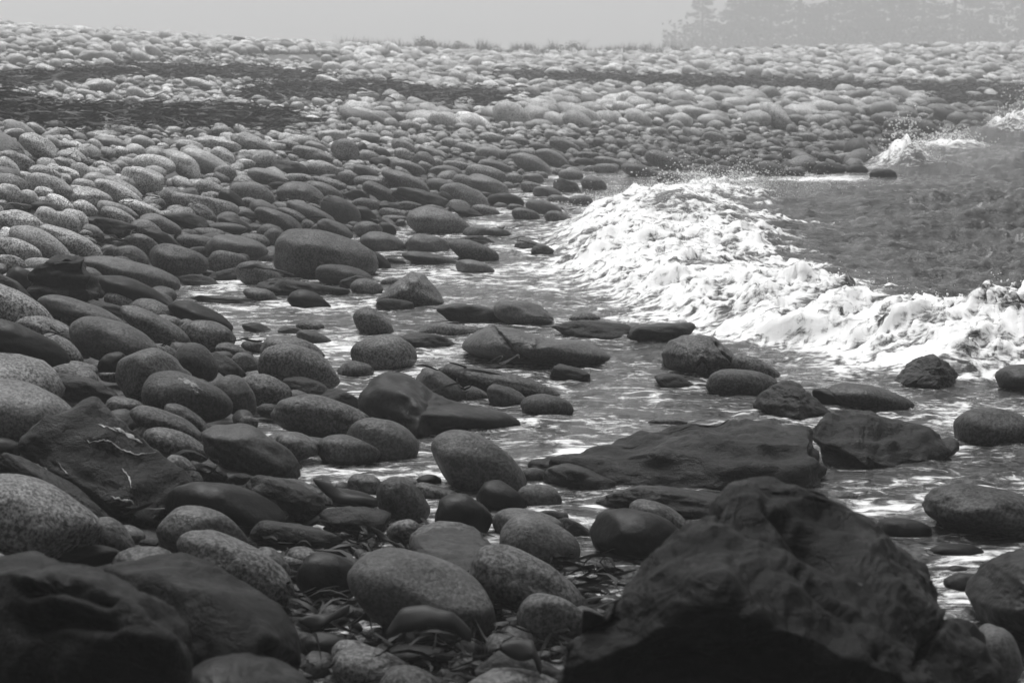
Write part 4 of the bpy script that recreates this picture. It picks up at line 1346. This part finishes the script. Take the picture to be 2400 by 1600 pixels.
# white quartz veins standing a little proud of the slab's face: traced lines laid on its surface
from mathutils.bvhtree import BVHTree
def lay_on(rock, px, py):
    if 'bvh' not in lay_on.__dict__ or lay_on.rock is not rock:
        me = rock.data
        lay_on.bvh = BVHTree.FromPolygons([v.co + rock.location for v in me.vertices], [tuple(p.vertices) for p in me.polygons]); lay_on.rock = rock
    d = Vector(ray(px, py)).normalized()
    hit = lay_on.bvh.ray_cast(Vector(EYE), d)
    return None if hit[0] is None else np.array(hit[0] - d * 0.003 - rock.location)
_scar = next(i['o'] for i in ITEMS if i['label'].startswith('scarred granite'))
for reg_, rock_, nm_, pts, wpx in [('D', _scar, 'pale_scar', [(1090, 1010), (1130, 1018), (1165, 1040), (1195, 1050), (1235, 1085)], 11.0), ('D', _scar, 'pale_scar', [(1180, 1075), (1200, 1095), (1225, 1105)], 8.0)] + [('A', VEINED, 'quartz_vein', *q_) for q_ in [([(530, 75), (545, 95), (600, 85), (640, 78), (680, 90), (720, 125), (780, 150), (830, 166), (900, 165), (960, 150)], 3.0), ([(690, 0), (740, 22), (790, 50), (830, 75), (872, 98)], 9.0), ([(600, -15), (660, 0), (720, 30)], 4.0),
                 ([(360, 215), (372, 245), (395, 270), (415, 290)], 2.2), ([(745, 250), (778, 290), (798, 330), (806, 372)], 3.6), ([(680, 425), (722, 440), (770, 452), (800, 448), (835, 485)], 6.0), ([(190, 215), (240, 235), (300, 270)], 3.0)]]:
    ox, oy, sc = REG[reg_]; pts = np.array(pts, float) * sc + [ox, oy]
    s_ = np.linspace(0, len(pts) - 1, 8 * len(pts)); mid = np.stack([np.interp(s_, np.arange(len(pts)), pts[:, k]) for k in (0, 1)], 1)
    mid += np.column_stack([fbm(np.column_stack([s_ * 2.1, s_ * 0 + wpx, s_ * 0]), 2), fbm(np.column_stack([s_ * 2.3, s_ * 0 + wpx + 5, s_ * 0]), 2)]) * 3.0
    tn = np.gradient(mid, axis=0); tn /= np.linalg.norm(tn, axis=1)[:, None]; nr = np.stack([-tn[:, 1], tn[:, 0]], 1)
    wv = wpx * 0.5 * (0.35 + np.abs(np.sin(s_ * 2.3 + wpx)) * 0.8) * np.sin(np.linspace(0.12, 3.02, len(s_)))
    rows = []
    for k in range(len(mid)):
        r_ = [lay_on(rock_, *(mid[k] + nr[k] * wv[k] * e)) for e in (-1, 0, 1)]
        if any(q is None for q in r_): continue
        r_[1] = r_[1] - FWD * 0.003
        rows += r_
    if len(rows) > 8:
        add_obj(nm_, mesh_from(nm_, np.array(rows), grid_faces(len(rows) // 3, 3)), M_SCAR if nm_ == 'pale_scar' else M_QUARTZ, rock_)
# ------------------------------------------------------------------ all the other stones of the beach
WRACK = np.array([(-800, 275), (0, 278), (600, 285), (900, 262), (1200, 250), (1700, 222), (2400, 228), (3200, 240)], float)
BANDS = [  # strips of cast-up weed: pixel polyline, half thickness in pixels
    ([(-300, 245), (0, 262), (150, 290), (350, 285), (620, 292)], 19), ([(-300, 200), (0, 203), (150, 188), (300, 170)], 8), ([(400, 178), (560, 176), (690, 188)], 12),
    ([(620, 232), (850, 210), (1000, 235), (1180, 240)], 17), ([(1180, 185), (1400, 190), (1620, 196)], 14), ([(1600, 200), (1850, 205), (2100, 214), (2450, 218)], 15), ([(2200, 238), (2450, 252)], 13)]
def band_amount(px, py):
    out = np.zeros(len(px))
    for pl, hw in BANDS:
        pl = np.array(pl, float)
        yc = np.interp(px, pl[:, 0], pl[:, 1])
        inside = sstep(pl[0, 0] - 60, pl[0, 0] + 30, px) * (1 - sstep(pl[-1, 0] - 30, pl[-1, 0] + 60, px))
        out = np.maximum(out, inside * (1 - sstep(hw * 0.6, hw * 1.25, np.abs(py - yc))))
    return out

CELL = 0.75
GRIDH = {}
def put(x, y, r):
    GRIDH.setdefault((int(x // CELL), int(y // CELL)), []).append((x, y, r))
def clear(x, y, r, tol):
    gx, gy = int(x // CELL), int(y // CELL)
    for i in range(gx - 2, gx + 3):
        for j in range(gy - 2, gy + 3):
            for (a, b, q) in GRIDH.get((i, j), ()):
                dx, dy = a - x, b - y
                lim = tol * (q + r)
                if dx * dx + dy * dy < lim * lim: return False
    return True
for x, y, r, z, rz in OCC: put(x, y, r)

SCAT = []
def scatter(n, rlo, rhi, tol, ymin, ymax, weedy, umin=-0.40, umax=0.42):
    v = rng.random(n)
    Y = np.sqrt(ymin ** 2 + v * (ymax ** 2 - ymin ** 2)); X = rng.uniform(umin, umax, n) * Y
    zg = ground(X, Y)
    px, py, w = to_px(np.stack([X, Y, zg], 1))
    ban = band_amount(px, py)
    dry = py < np.interp(px, WRACK[:, 0], WRACK[:, 1])
    r = rlo * (rhi / rlo) ** rng.random(n)
    r = np.where(dry, r * (0.72 + 0.40 * sstep(45, 100, Y)), r)
    sub = zg < 0.0
    traced = (px > -20) & (px < np.interp(py, [250, 420, 500], [2420, 1750, 1650])) & (py > np.where(px < 810, 125, 300))      # surveyed part: only small fillers
    keep = ~sub & ~(traced & (r > 0.14)) & (rng.random(n) > ban * weedy) & (Y < 128) & ((Y < 60) | (X > -0.31 * Y))
    for i in np.nonzero(keep)[0]:
        if clear(X[i], Y[i], r[i], tol):
            put(X[i], Y[i], r[i]); SCAT.append((X[i], Y[i], zg[i], r[i], dry[i], ban[i]))
scatter(12000, 0.22, 0.34, 0.80, 5, 128, 0.97)
scatter(12000, 0.14, 0.22, 0.78, 5, 128, 0.92)
scatter(9000, 0.09, 0.14, 0.78, 5, 70, 0.8)
scatter(9000, 0.05, 0.09, 0.80, 5, 40, 0.7, -0.3, 0.3)
scatter(2600, 0.018, 0.045, 0.9, 5, 8.2, 0.0, -0.16, 0.06)
SCAT = np.array(SCAT)
SCAT = SCAT[(np.abs(SCAT[:, 0]) < 0.32 * SCAT[:, 1] + 0.6)]

def cobble_mesh(name, S, mat, shade_of, lab, cat):
    order = []
    Vs, Fs, Sh, base = [], [], [], 0
    near = (S[:, 1] < 22) & (S[:, 0] > -0.28 * S[:, 1])
    for lvl, sel in ((2, near), (1, ~near)):
        T = S[sel]
        if len(T) == 0: continue
        D, F = ico(lvl)
        bank = [rounded(D, None, 300 + i, boxy=random.uniform(1.95, 2.3), lump=random.uniform(0.06, 0.13), egg=random.uniform(-.22, .22)) for i in range(14)] + \
               [angular(D, None, 500 + i, rough=0.04) for i in range(5)]
        bank = np.array(bank)
        n = len(T)
        k = rng.integers(0, len(bank), n)
        r = T[:, 3]
        L = r * rng.uniform(1.1, 1.55, n); Wd = r * rng.uniform(0.85, 1.1, n); H = r * rng.uniform(0.55, 0.85, n)
        yaw = rng.uniform(0, math.pi, n); 
        # stones lean down towards the sea (right)
        pit = rng.normal(0.20, 0.22, n); rol = rng.normal(0, 0.18, n)
        V = bank[k] * np.stack([L, Wd, H], 1)[:, None]
        cyw, syw = np.cos(yaw), np.sin(yaw)
        Rz = np.zeros((n, 3, 3)); Rz[:, 0, 0] = cyw; Rz[:, 0, 1] = -syw; Rz[:, 1, 0] = syw; Rz[:, 1, 1] = cyw; Rz[:, 2, 2] = 1
        cp_, sp_ = np.cos(pit), np.sin(pit)
        Ry = np.zeros((n, 3, 3)); Ry[:, 0, 0] = cp_; Ry[:, 0, 2] = sp_; Ry[:, 1, 1] = 1; Ry[:, 2, 0] = -sp_; Ry[:, 2, 2] = cp_
        cr_, sr_ = np.cos(rol), np.sin(rol)
        Rx = np.zeros((n, 3, 3)); Rx[:, 0, 0] = 1; Rx[:, 1, 1] = cr_; Rx[:, 1, 2] = -sr_; Rx[:, 2, 1] = sr_; Rx[:, 2, 2] = cr_
        Rm = Ry @ Rx @ Rz
        V = np.einsum('nij,nvj->nvi', Rm, V)
        V += np.stack([T[:, 0], T[:, 1], T[:, 2] + H * np.where(r < 0.105, rng.uniform(-0.2, 0.4, n), rng.uniform(0.1, 0.7, n))], 1)[:, None]
        Vs.append(V.reshape(-1, 3)); Fs.append((F[None] + (np.arange(n) * len(D))[:, None, None]).reshape(-1, 3) + base)
        sh = shade_of(T, rng)
        Sh.append(np.repeat(sh, len(D))); base += n * len(D)
    o = add_obj(name, mesh_from(name, np.concatenate(Vs), np.concatenate(Fs), attrs={'shade': np.concatenate(Sh)}), mat)
    return tag(o, lab, cat, kind='stuff')

def wet_vignette_shade(T, g):
    s = 0.40 * g.lognormal(0, 0.26, len(T)) * (0.16 + 0.20 * sstep(15, 30, T[:, 1]) + (0.84 - 0.20 * sstep(15, 30, T[:, 1])) * sstep(0.12, 0.44, T[:, 2])) * np.where(T[:, 3] < 0.06, 0.55, 1.0)  # darker low and near: wetness plus foreground vignette painted into the colour
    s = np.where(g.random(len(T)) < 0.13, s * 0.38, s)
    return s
def dry_shade(T, g):
    s = 0.48 * g.lognormal(0, 0.26, len(T))
    s = np.where(g.random(len(T)) < 0.14, s * 0.4, s)
    return np.clip(s, 0.05, 0.75) * (1 - 0.3 * T[:, 5])
_dry = SCAT[:, 4] > 0.5
cobble_mesh('wet_cobbles', SCAT[~_dry], M_GRAN_A, wet_vignette_shade, 'wet grey cobbles filling the gaps of the lower beach', 'cobbles')
cobble_mesh('dry_cobbles', SCAT[_dry], M_GRAN_A, dry_shade, 'pale dry cobbles heaped along the upper bank', 'cobbles')

# ------------------------------------------------------------------ seaweed
def ribbons(name, C, length, width, lab, seg=6, lift=0.05):
    n = len(C)
    yaw = rng.uniform(0, 2 * math.pi, n); bend = rng.normal(0, 2.2, n)
    s = np.linspace(0, 1, seg + 1)
    ang = yaw[:, None] + bend[:, None] * s[None]
    step = (length / seg)[:, None]
    dx = np.cumsum(np.cos(ang) * step, 1); dy = np.cumsum(np.sin(ang) * step, 1)
    zz = lift * (np.sin(s * math.pi * 1.5 + rng.uniform(0, 6, (n, 1))) * rng.uniform(0.2, 1, (n, 1)) + 0.6)
    P = np.stack([C[:, 0, None] + dx, C[:, 1, None] + dy, C[:, 2, None] + zz], -1)
    wv = (width[:, None] * np.sin(math.pi * np.clip(s * 0.92 + 0.06, 0, 1))[None] ** 0.6)
    tw = rng.uniform(0, 6, (n, 1)) + s[None] * rng.uniform(-3, 3, (n, 1))
    side = np.stack([-np.sin(ang) * np.cos(tw), np.cos(ang) * np.cos(tw), np.sin(tw)], -1)
    A = P + side * wv[..., None]; B = P - side * wv[..., None]
    V = np.stack([A, B], 2).reshape(n, -1, 3)
    f = np.array([[2 * i, 2 * i + 1, 2 * i + 3, 2 * i + 2] for i in range(seg)])
    F = (f[None] + (np.arange(n) * (seg + 1) * 2)[:, None, None]).reshape(-1, 4)
    o = add_obj(name, mesh_from(name, V.reshape(-1, 3), F), M_WEED)
    return tag(o, lab, 'seaweed', kind='stuff')
_c = []
for pl, hw in BANDS:
    pl = np.array(pl, float); n = int(1500 + 1300 * (pl[-1, 0] - pl[0, 0]) / 500)
    px = rng.uniform(pl[0, 0] - 30, pl[-1, 0] + 30, n); py = np.interp(px, pl[:, 0], pl[:, 1]) + rng.normal(0, hw * 0.55, n)
    _c.append(np.stack([px, py], 1))
_c = np.concatenate(_c)
_ts = np.geomspace(10, 110, 260)
_dirs = FWD + ((_c[:, 0] - 1200) / FPX)[:, None] * RGT - ((_c[:, 1] - 800) / FPX)[:, None] * UPV
_hit = np.full(len(_c), np.nan)
_prev = None
for t in _ts:
    P = EYE + t * _dirs
    g = P[:, 2] - ground(P[:, 0], P[:, 1])
    if _prev is not None:
        m_ = np.isnan(_hit) & (g < 0)
        _hit[m_] = t
    _prev = g
ok = ~np.isnan(_hit)
W = EYE + _hit[ok, None] * _dirs[ok]
W[:, 2] = ground(W[:, 0], W[:, 1])
ribbons('seaweed', W + np.column_stack([np.zeros((len(W), 2)), rng.uniform(0.0, 0.14, len(W))]), rng.uniform(0.25, 0.9, len(W)), rng.uniform(0.007, 0.022, len(W)), 'dark cast-up seaweed lying in bands along the beach', 6, 0.07)

# loose weed in the gaps of the near stones
_p = []
for (x0, x1, y0, y1, n) in [(640, 1330, 1330, 1640, 600), (600, 1000, 1200, 1330, 160), (1200, 1480, 1290, 1420, 160), (300, 420, 1150, 1260, 120), (170, 300, 585, 625, 90), (300, 420, 520, 560, 60), (230, 330, 340, 380, 70)]:
    n = int(n * 0.45); a = rng.uniform(x0, x1, n); b = rng.uniform(y0, y1, n)
    for i in range(n):
        P = at_z(a[i], b[i], 0.04 if b[i] > 1000 else 0.15)
        P[2] = float(ground(P[0], P[1])[0]) + rng.uniform(0.0, 0.05)
        _p.append(P)
for it in random.sample([q for q in ITEMS if 10 < q['t'] < 27 and q['kind'] in 'gwG'], 46):       # scraps left on the boulders
    o = it['o']; top = max(v.co.z for v in o.data.vertices); m = it['t'] / FPX
    for _ in range(random.randint(1, 4)):
        _p.append(np.array(o.location) + [random.uniform(-.35, .35) * it['a'] * m, -0.03, top * 0.93])
_p = np.array(_p)
ribbons('loose_seaweed', _p, rng.uniform(0.10, 0.35, len(_p)), rng.uniform(0.003, 0.009, len(_p)), 'tangled dark seaweed in the gaps of the near stones', 6, 0.03)

def kelp(pts, width, t, label, arch=0.06, group=None):
    """a strap-shaped kelp blade: midline in pixels, half width in pixels at its middle, arched with a raised midrib"""
    pts = np.array(pts, float); s = np.linspace(0, len(pts) - 1, 22)
    mid = np.stack([np.interp(s, np.arange(len(pts)), pts[:, k]) for k in (0, 1)], 1)
    m = t / FPX
    V = []; nc = 7
    for i, (x, y) in enumerate(mid):
        f = i / 21; w = width * m * (math.sin(math.pi * (0.06 + 0.9 * f)) ** 0.55)
        c = at(x, y, t)
        for j in range(nc):
            v = (j / (nc - 1) - 0.5) * 2
            V.append(c + np.array([0.0, -1, 0]) * (w * 0.9 * v) + np.array([0, 0, 1.0]) * (-w * 0.75 * v * v - 0.25 * w * v + 0.006 * math.sin(9 * f + 2 * v)))
    V = np.array(V)
    F = grid_faces(22, nc)
    me = mesh_from('kelp_blade', V, F)
    o = add_obj('kelp_blade', me, M_WEED)
    md = o.modifiers.new('thickness', 'SOLIDIFY'); md.thickness = 0.004
    return tag(o, label, 'kelp', group)
kelp([(905, 1478), (940, 1432), (1000, 1416), (1060, 1434), (1105, 1482)], 42, 5.72, 'black arched kelp blade lying against the foot of the largest egg boulder')
kelp([(700, 1450), (760, 1440), (820, 1420)], 22, 5.8, 'narrow kelp strip curling left of the largest egg boulder')
kelp([(870, 1235), (905, 1255), (950, 1290)], 10, 6.9, 'thin kelp stalk slanting beside the knobbly rock')
kelp([(735, 1120), (800, 1150), (885, 1175)], 22, 7.6, 'broad black kelp sheet beside the dark leaning granite boulder')
kelp([(560, 628), (600, 618), (640, 628), (690, 645)], 7, 15.2, 'strand of kelp draped over the granite stone at the inlet')
kelp([(1170, 1510), (1250, 1500), (1270, 1560)], 34, 5.3, 'crumpled kelp sheet at the bottom between the egg boulder and the black rock')

# ------------------------------------------------------------------ grass and scrub behind the bank
n = 10500
px = np.concatenate([rng.normal(1030, 110, 2000), rng.normal(1290, 140, 2500), rng.uniform(800, 1600, 6000)]); py = 118 + 0 * px
Yg = rng.uniform(98, 128, n); Xg = (px - 1200) / FPX * Yg
zg = ground(Xg, Yg)
clump = np.clip(0.72 + 0.6 * fbm(np.stack([Xg * 1.6, 0 * Yg + 3, 0 * Xg], 1), 3), 0.15, 1.6)
hgt = rng.uniform(0.3, 1.05, n) * clump
lean = rng.normal(0, 0.2, (n, 2)) * hgt[:, None]
wd = rng.uniform(0.005, 0.012, n)
base = np.stack([Xg, Yg, zg - 0.05], 1)
mid = base + np.column_stack([lean * 0.35, hgt * 0.6]); tip = base + np.column_stack([lean, hgt])
sd = np.stack([wd, 0 * wd, 0 * wd], 1)
V = np.stack([base - sd, base + sd, mid + sd * 0.8, mid - sd * 0.8, tip], 1).reshape(-1, 3)
i = np.arange(n)[:, None] * 5
F = np.concatenate([np.concatenate([i + 0, i + 1, i + 2], 1), np.concatenate([i + 0, i + 2, i + 3], 1), np.concatenate([i + 3, i + 2, i + 4], 1)])
tag(add_obj('tall_grass', mesh_from('tall_grass', V, F), M_GRASS), 'tall pale grass growing behind the crest of the bank', 'grass', kind='stuff')

def leaf_cloud(C, R, n, size, droop=0.0):
    """n small leaf faces through ellipsoids C (k,3) radii R (k,3)"""
    k = rng.integers(0, len(C), n)
    d = rng.normal(size=(n, 3)); d /= np.linalg.norm(d, axis=1)[:, None]
    P = C[k] + d * R[k] * (rng.random((n, 1)) ** 0.45)
    a = rng.normal(size=(n, 3)); a /= np.linalg.norm(a, axis=1)[:, None]; a[:, 2] -= droop
    b = np.cross(a, rng.normal(size=(n, 3))); b /= np.linalg.norm(b, axis=1)[:, None] + 1e-9
    s = size * rng.uniform(0.5, 1.3, (n, 1))
    V = np.stack([P - a * s, P + b * s * 0.45, P + a * s, P - b * s * 0.45], 1).reshape(-1, 3)
    F = np.arange(n * 4).reshape(n, 4)
    return V, F

def tube(path, r0, r1, sides=7):
    path = np.asarray(path, float); k = len(path)
    T = np.gradient(path, axis=0); T /= np.linalg.norm(T, axis=1)[:, None]
    ref = np.where(np.abs(T[:, 2:3]) > 0.9, [[1.0, 0, 0]], [[0, 0, 1.0]])
    A = np.cross(T, ref); A /= np.linalg.norm(A, axis=1)[:, None]; B = np.cross(T, A)
    th = np.linspace(0, 2 * math.pi, sides, endpoint=False)
    r = np.linspace(r0, r1, k)[:, None, None]
    V = path[:, None] + r * (np.cos(th)[None, :, None] * A[:, None] + np.sin(th)[None, :, None] * B[:, None])
    F = [(i * sides + j, i * sides + (j + 1) % sides, (i + 1) * sides + (j + 1) % sides, (i + 1) * sides + j) for i in range(k - 1) for j in range(sides)]
    return V.reshape(-1, 3), np.array(F)

def shrub(px, Y, h, w, label):
    X = (px - 1200) / FPX * Y; z = float(ground(X, Y)[0])
    root = bpy.data.objects.new('shrub', None); root.location = (X, Y, z - 0.05); COL.objects.link(root)
    tag(root, label, 'shrub', 'low shrubs behind the bank')
    C = rng.normal(size=(7, 3)) * [w * 0.4, w * 0.4, h * 0.15] + [0, 0, h * 0.55]; R = rng.uniform(0.25, 0.5, (7, 3)) * [w, w, h * 0.7]
    V, F = leaf_cloud(C, R, 900, 0.05); add_obj('crown', mesh_from('crown', V, F, False), M_LEAF, root)
    Vs, Fs, b = [], [], 0
    for q in range(5):
        e = C[q]; v, f = tube([(0, 0, 0), (e[0] * .5, e[1] * .5, e[2] * .6), e], 0.02, 0.006, 5); Vs.append(v); Fs.append(f + b); b += len(v)
    add_obj('stem', mesh_from('stem', np.concatenate(Vs), np.concatenate(Fs)), M_BARK, root)
shrub(1085, 118, 1.0, 0.8, 'low dark shrub in the grass behind the middle of the bank')
shrub(1000, 116, 1.1, 0.8, 'loose shrub at the start of the grass behind the bank')
shrub(1470, 128, 1.0, 1.6, 'wide low shrub at the foot of the misty trees')
shrub(1330, 124, 1.2, 1.3, 'tall bushy shrub standing above the grass behind the bank')

# ------------------------------------------------------------------ misty spruces at the right
def spruce(seed, H):
    g = np.random.default_rng(seed)
    tv, tf = tube([(0, 0, -0.3), (0.05, 0.03, H * 0.35), (0.02, 0.08, H * 0.7), (0, 0, H)], 0.20, 0.02, 8)
    Vb, Fb, b = [tv], [tf], len(tv)
    LV, LF, lb = [], [], 0
    z = 0.9
    while z < H * 0.97:
        nb = g.integers(3, 6)
        for _ in range(nb):
            L = (H - z) * g.uniform(0.22, 0.42) * (0.55 if z < 1.8 else 1.0) + 0.3
            a = g.uniform(0, 2 * math.pi)
            dr = g.uniform(0.10, 0.38)
            s = np.linspace(0, 1, 5)
            path = np.stack([np.cos(a) * L * s, np.sin(a) * L * s, z - dr * L * s ** 1.2 + 0.18 * L * s ** 4], 1) + g.normal(0, 0.03, (5, 3)) * s[:, None]
            v, f = tube(path, 0.035, 0.006, 4); Vb.append(v); Fb.append(f + b); b += len(v)
            n = int(26 + 46 * L)
            q = g.uniform(0.18, 1.0, n)
            P = np.stack([np.interp(q, s, path[:, k]) for k in range(3)], 1)
            sw = g.normal(0, 0.10 + 0.10 * L, n) * (1.05 - 0.6 * q)
            P += np.stack([-np.sin(a) * sw, np.cos(a) * sw, -np.abs(sw) * 0.35 - g.uniform(0, 0.14, n)], 1)
            d = np.stack([np.cos(a) + g.normal(0, .6, n), np.sin(a) + g.normal(0, .6, n), g.normal(-.45, .35, n)], 1); d /= np.linalg.norm(d, axis=1)[:, None]
            e = np.cross(d, g.normal(size=(n, 3))); e /= np.linalg.norm(e, axis=1)[:, None]
            sz = g.uniform(0.07, 0.17, (n, 1))
            V = np.stack([P, P + d * sz + e * sz * .3, P + d * sz * 1.9, P + d * sz - e * sz * .3], 1).reshape(-1, 3)
            LV.append(V); LF.append(np.arange(n * 4).reshape(n, 4) + lb); lb += n * 4
        z += g.uniform(0.22, 0.42)
    return mesh_from('trunk', np.concatenate(Vb), np.concatenate(Fb)), mesh_from('crown', np.concatenate(LV), np.concatenate(LF), False)
_protos = [spruce(1, 9.0), spruce(2, 8.0), spruce(3, 7.0)]
for tr, crn in _protos: tr.materials.append(M_BARK); crn.materials.append(M_LEAF)
TREES = [(1640, 293, 0, 1.26, 'leftmost misty spruce, its loose boughs reaching over the bank'), (1730, 298, 1, 1.92, 'misty spruce just behind the leftmost one'), (1800, 294, 2, 2.03, 'shorter misty spruce third from the left'),
         (1865, 301, 0, 2.03, 'tall misty spruce fourth from the left above the bank'), (1935, 297, 1, 2.03, 'fifth misty spruce from the left over the pale bank'), (2005, 303, 0, 2.24, 'sixth misty spruce from the left, tall and dim'),
         (2080, 299, 2, 2.33, 'seventh misty spruce from the left, dim and low'), (2150, 305, 1, 2.24, 'eighth misty spruce from the left above the far bank'), (2225, 301, 0, 2.03, 'ninth misty spruce from the left, near the right'),
         (2300, 307, 2, 2.43, 'second misty spruce from the right edge'), (2380, 303, 1, 2.24, 'misty spruce at the right edge of the wood'), (1765, 309, 0, 2.24, 'dim misty spruce seen through the gap behind the second and third'), (2040, 313, 1, 2.24, 'dim misty spruce deeper in the wood behind the sixth')]
for j, (px, Y, k, s, lab) in enumerate(TREES):
    X = (px - 1200) / FPX * Y; z = float(ground(X, Y)[0])
    root = bpy.data.objects.new('spruce_tree', None); root.location = (X, Y, z - 0.1); root.scale = (s, s, s); root.rotation_euler = (0, 0, j * 1.7); COL.objects.link(root)
    tag(root, lab or 'dim misty spruce standing deeper in the wood behind the front trees', 'tree', 'misty spruces behind the bank')
    for nm, me in zip(('trunk', 'crown'), _protos[k]):
        o = bpy.data.objects.new(nm, me); o.parent = root; COL.objects.link(o)
# undergrowth below the trees
n = 9000
Yu = rng.uniform(275, 320, n); Xu = rng.uniform(0.075, 0.36, n) * Yu
C = np.stack([Xu, Yu, ground(Xu, Yu) + rng.uniform(0, 4.0, n) * np.clip(0.6 + fbm(np.stack([Xu * .4, Yu * .4, 0 * Xu], 1), 2), .1, 1.3)], 1)
V, F = leaf_cloud(C, np.full((n, 3), 0.3), n * 2, 0.36)
tag(add_obj('undergrowth', mesh_from('undergrowth', V, F, False), M_LEAF), 'dim undergrowth below the misty spruces', 'undergrowth', kind='stuff')

# ------------------------------------------------------------------ sea fog
hz = bpy.data.materials.new('sea_fog'); hz.use_nodes = True
hn = hz.node_tree; hn.nodes.clear()
ho = hn.nodes.new('ShaderNodeOutputMaterial'); hv = hn.nodes.new('ShaderNodeVolumePrincipled')
hv.inputs['Color'].default_value = (0.99, 0.99, 0.99, 1); hv.inputs['Density'].default_value = HAZE_D; hv.inputs['Anisotropy'].default_value = 0.4
hn.links.new(hv.outputs[0], ho.inputs['Volume'])
x0, x1, y0, y1, z0, z1 = -680, 680, -40, 680, -2.6, 28.0
V = [(x, y, z) for x in (x0, x1) for y in (y0, y1) for z in (z0, z1)]
F = [(0, 1, 3, 2), (4, 6, 7, 5), (0, 4, 5, 1), (2, 3, 7, 6), (0, 2, 6, 4), (1, 5, 7, 3)]
tag(add_obj('haze', mesh_from('haze', V, F, False), hz), 'pale sea fog thickening with distance over the whole shore', 'fog', kind='stuff')
# ------------------------------------------------------------------ names for neighbours: labels of the stones without one of their own
NOUN = {'g': 'grey granite', 'G': 'pale granite', 'w': 'dark grey granite', 'q': 'blocky granite', 'd': 'smooth dark', 's': 'black slate', 'p': 'pale dry', 'P': 'bright pale', 'Q': 'square pale', 'S': 'dark dry'}
CATS = {'g': 'boulder', 'G': 'boulder', 'w': 'boulder', 'q': 'boulder', 'd': 'rock', 's': 'rock', 'p': 'stone', 'P': 'stone', 'Q': 'stone', 'S': 'rock'}
marks = [i for i in ITEMS if i['short']]
used = set(i['label'] for i in ITEMS if i['label'])
def shape_word(i):
    r = i['a'] / max(i['b'], 1)
    return 'round' if r < 1.45 else ('oval' if r < 2.2 else 'long')
def relation(i, m):
    dx, dy = i['px'] - m['px'], i['py'] - m['py']
    ex, ey = dx / (m['a'] + i['a']), dy / (m['b'] + i['b'])
    h = 'left' if dx < 0 else 'right'
    if abs(ex) < 0.45: return 'just behind' if dy < 0 else 'just in front of'
    if abs(ey) < 0.45: return 'right beside' if False else ('left of' if dx < 0 else 'right of')
    return ('behind and ' if dy < 0 else 'in front and ') + h + ' of'
for i in ITEMS:
    if i['label']: continue
    cand = sorted(marks, key=lambda m: math.hypot((i['px'] - m['px']) / (i['a'] + m['a']), 1.3 * (i['py'] - m['py']) / (i['b'] + m['b'])))[:6]
    stone = 'stone' if CATS[i['kind']] != 'boulder' else 'boulder'
    if i['kind'] in 'dsS': stone = 'rock'
    lab = None
    for m in cand[:3]:
        for w in ([shape_word(i)], ['small', shape_word(i)] if i['a'] < 40 else ['sizeable', shape_word(i)]):
            l = ' '.join(w + [NOUN[i['kind']], stone, relation(i, m), m['short']])
            if l not in used and len(l.split()) <= 16: lab = l; break
        if lab: break
    if not lab:
        for m in cand:
            for m2 in cand:
                if m is m2: continue
                l = ' '.join([shape_word(i), NOUN[i['kind']], stone, 'between', m['short'], 'and', m2['short']])
                if l not in used and len(l.split()) <= 16: lab = l; break
            if lab: break
    i['label'] = lab or ' '.join([shape_word(i), NOUN[i['kind']], stone, 'among others near', cand[0]['short']])
    used.add(i['label'])
GROUPS = {'granite_boulder': 'granite boulders of the lower beach', 'dark_stone': 'smooth dark rocks of the shore', 'slate_rock': 'dark slate rocks of the shore', 'pale_stone': 'pale dry stones of the upper bank'}
import re
for i in ITEMS:
    tag(i['o'], i['label'], CATS[i['kind']], GROUPS[re.sub(r'\.\d+$', '', i['o'].name)])
